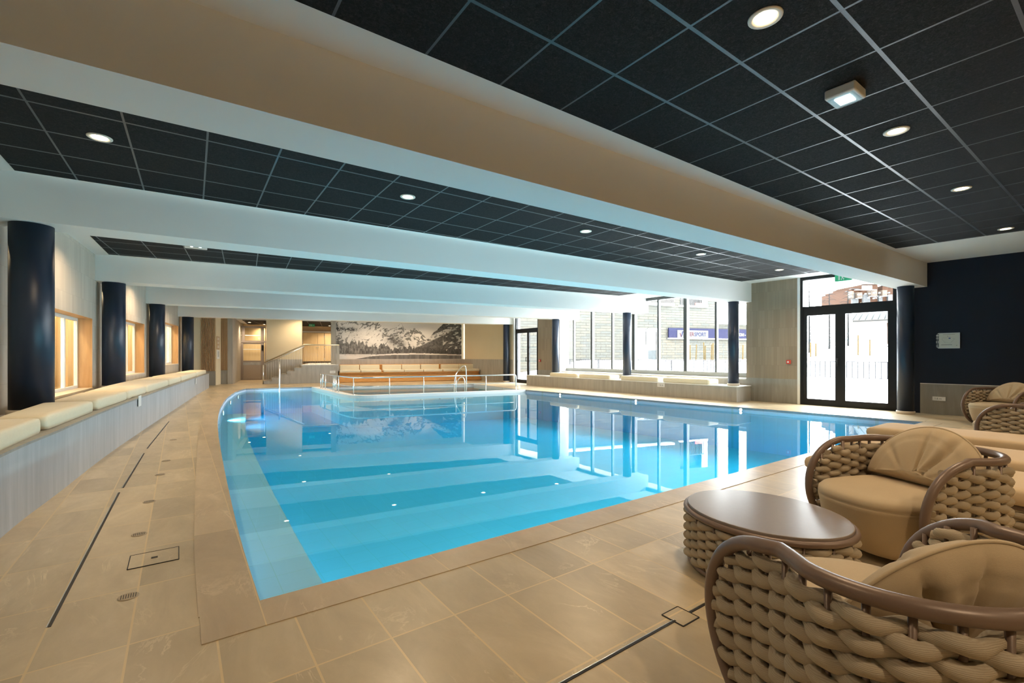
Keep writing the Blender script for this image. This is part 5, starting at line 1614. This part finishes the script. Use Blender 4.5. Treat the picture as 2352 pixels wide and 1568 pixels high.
def wallbox(name, px0, px1, py0, py1, dist, depth, mat, par, drop=0.0):
    p0 = cpt(px0, py1, dist); p1 = cpt(px1, py1, dist); zt_ = cpt((px0+px1)/2, py0, dist)[2]; zb_ = p0[2]-drop
    f2 = fw_*depth
    m = MB(); m.prism([(p0[0],p0[1]),(p1[0],p1[1]),(p1[0]+f2[0],p1[1]+f2[1]),(p0[0]+f2[0],p0[1]+f2[1])], zb_, zt_); return obj(name, m, mat, par)
wallbox('wall', 1978, 2150, 739, 835, 36.8, 2.2, M['snow'], ch, .8)
wallbox('window_band', 1982, 2150, 733, 742, 36.6, .3, plain('chalet_window', (0.0136,0.0152,0.0169), .5), ch)
wallbox('post', 2044, 2051, 733, 790, 36.3, .3, plain('post_orange', (0.0288,0.0112,0.0034), .7), ch)

# brown apartment building on the hill
apt = thing('apartment_building', 'stepped orange brown apartment block on the far hillside', 'building', (0,0,0))
AD = 96.0
apm = plain('apartment_wood', (0.0210,0.0091,0.0044), .8, 0, .1, .6, .2); apg = plain('apartment_base', (0.0186,0.0186,0.0190), .8)
ap2 = plain('apartment_wood_light', (0.0254,0.0142,0.0068), .8)
for (x0, x1, yt, yb, dd) in ((1946,1956,669,688,0),(1956,1974,663.5,689,-1),(1974,1985,656,690,0),(1983,2016,652.5,690,-2),(2016,2030,659,690,-.5),(2027,2040,656,690,-2),(2040,2062,659.5,690,-.5)):
    wallbox('block', x0, x1, yt, yb, AD+dd, 8, apm, apt, 2.0)
    wallbox('parapet', x0-.5, x1+.5, yt-1.0, yt+.3, AD+dd-.2, .6, plain('apartment_parapet', (0.0119,0.0101,0.0101), .8), apt)
for (x0, x1, y0, y1) in ((1958,1972,672,690),(1983,1999,676,692),(2019,2027,676,692),(2040,2050,676,692)):
    wallbox('base', x0, x1, y0, y1+2, AD-2.4, .4, apg, apt, 2.0)
for (x0, x1, yt, yb) in ((1970,1981,671,684),(2001,2015,666,680),(2027,2038,666,680),(1956.5,1961,668,686)):
    wallbox('bay', x0, x1, yt, yb, AD-3.2, 1.2, ap2, apt)
for (x0, x1, yt) in ((1969,2014,664.5),(2002,2017,679.5),(2028,2040,679),(1972,1980,684)):
    wallbox('snowy_ledge', x0, x1, yt, yt-.6+1.2, AD-3.8, .8, M['plastic'], apt).data
winm = plain('apartment_window', (0.0406,0.0440,0.0457), .6)
for (x, y) in ((1989,674.5),(1998,674),(1973,676.5),(1978,676),(2008,672.5),(2012.5,672),(2021,672.5),(2034,672),(2043,672),(2056,671),(1996,684),(2022,682.5),(2045,681),(2056,682),(2008,685),(2013,684)):
    wallbox('window', x-1.6, x+1.6, y-1.8, y+1.2, AD-4.3, .3, winm, apt).data
# pale panel of the illegible roof sign
wallbox('sign_panel', 1982.5, 2003, 655.5, 664, AD-4.2, .3, M['plastic'], apt)
# low wooden rail in the snow
q = cpt(2024,803,30); t = thing('log_rail', 'low timber rail half buried in the snow outside the right door leaf', 'fence', (0,0,0))
for k, (ya, yb) in enumerate(((796.5,794.5),(801,799.5),(806,805))):
    p0, p1 = cpt(2020,ya,30), cpt(2050,yb,30); m = MB(); m.tube([p0,p1], .04, 6); obj('rail', m, plain('rail_grey', (0.0119,0.0115,0.0110), .8), t)
for px in (2026,2044):
    p0, p1 = cpt(px,813,30), cpt(px,794,30); m = MB(); m.tube([p0,p1], .05, 6); obj('post', m, plain('rail_grey', (0.0119,0.0115,0.0110), .8), t)

# window daylight: sampling portals fitted to the glazed openings
def portal(p0, p1, z0, z1):
    p0 = np.array(p0); p1 = np.array(p1); L = np.linalg.norm(p1-p0)
    ld = bpy.data.lights.new('portal', 'AREA'); ld.shape = 'RECTANGLE'; ld.size = z1-z0; ld.size_y = L; ld.cycles.is_portal = True
    o = bpy.data.objects.new('portal', ld); COL.objects.link(o)
    c_ = (p0+p1)/2; o.location = (c_[0]+.16, c_[1], (z0+z1)/2)
    o.rotation_euler = (0, radians(90), atan2(-(p1-p0)[0],(p1-p0)[1]))
    return o
portal((wr(DY0)+.16,DY0),(wr(DY1)+.16,DY1),0,CEIL)
portal((13.1,PY1),(13.1,FY1),0,CEIL)
portal((WX,BY0),(WX,BY1),SILL,CEIL)
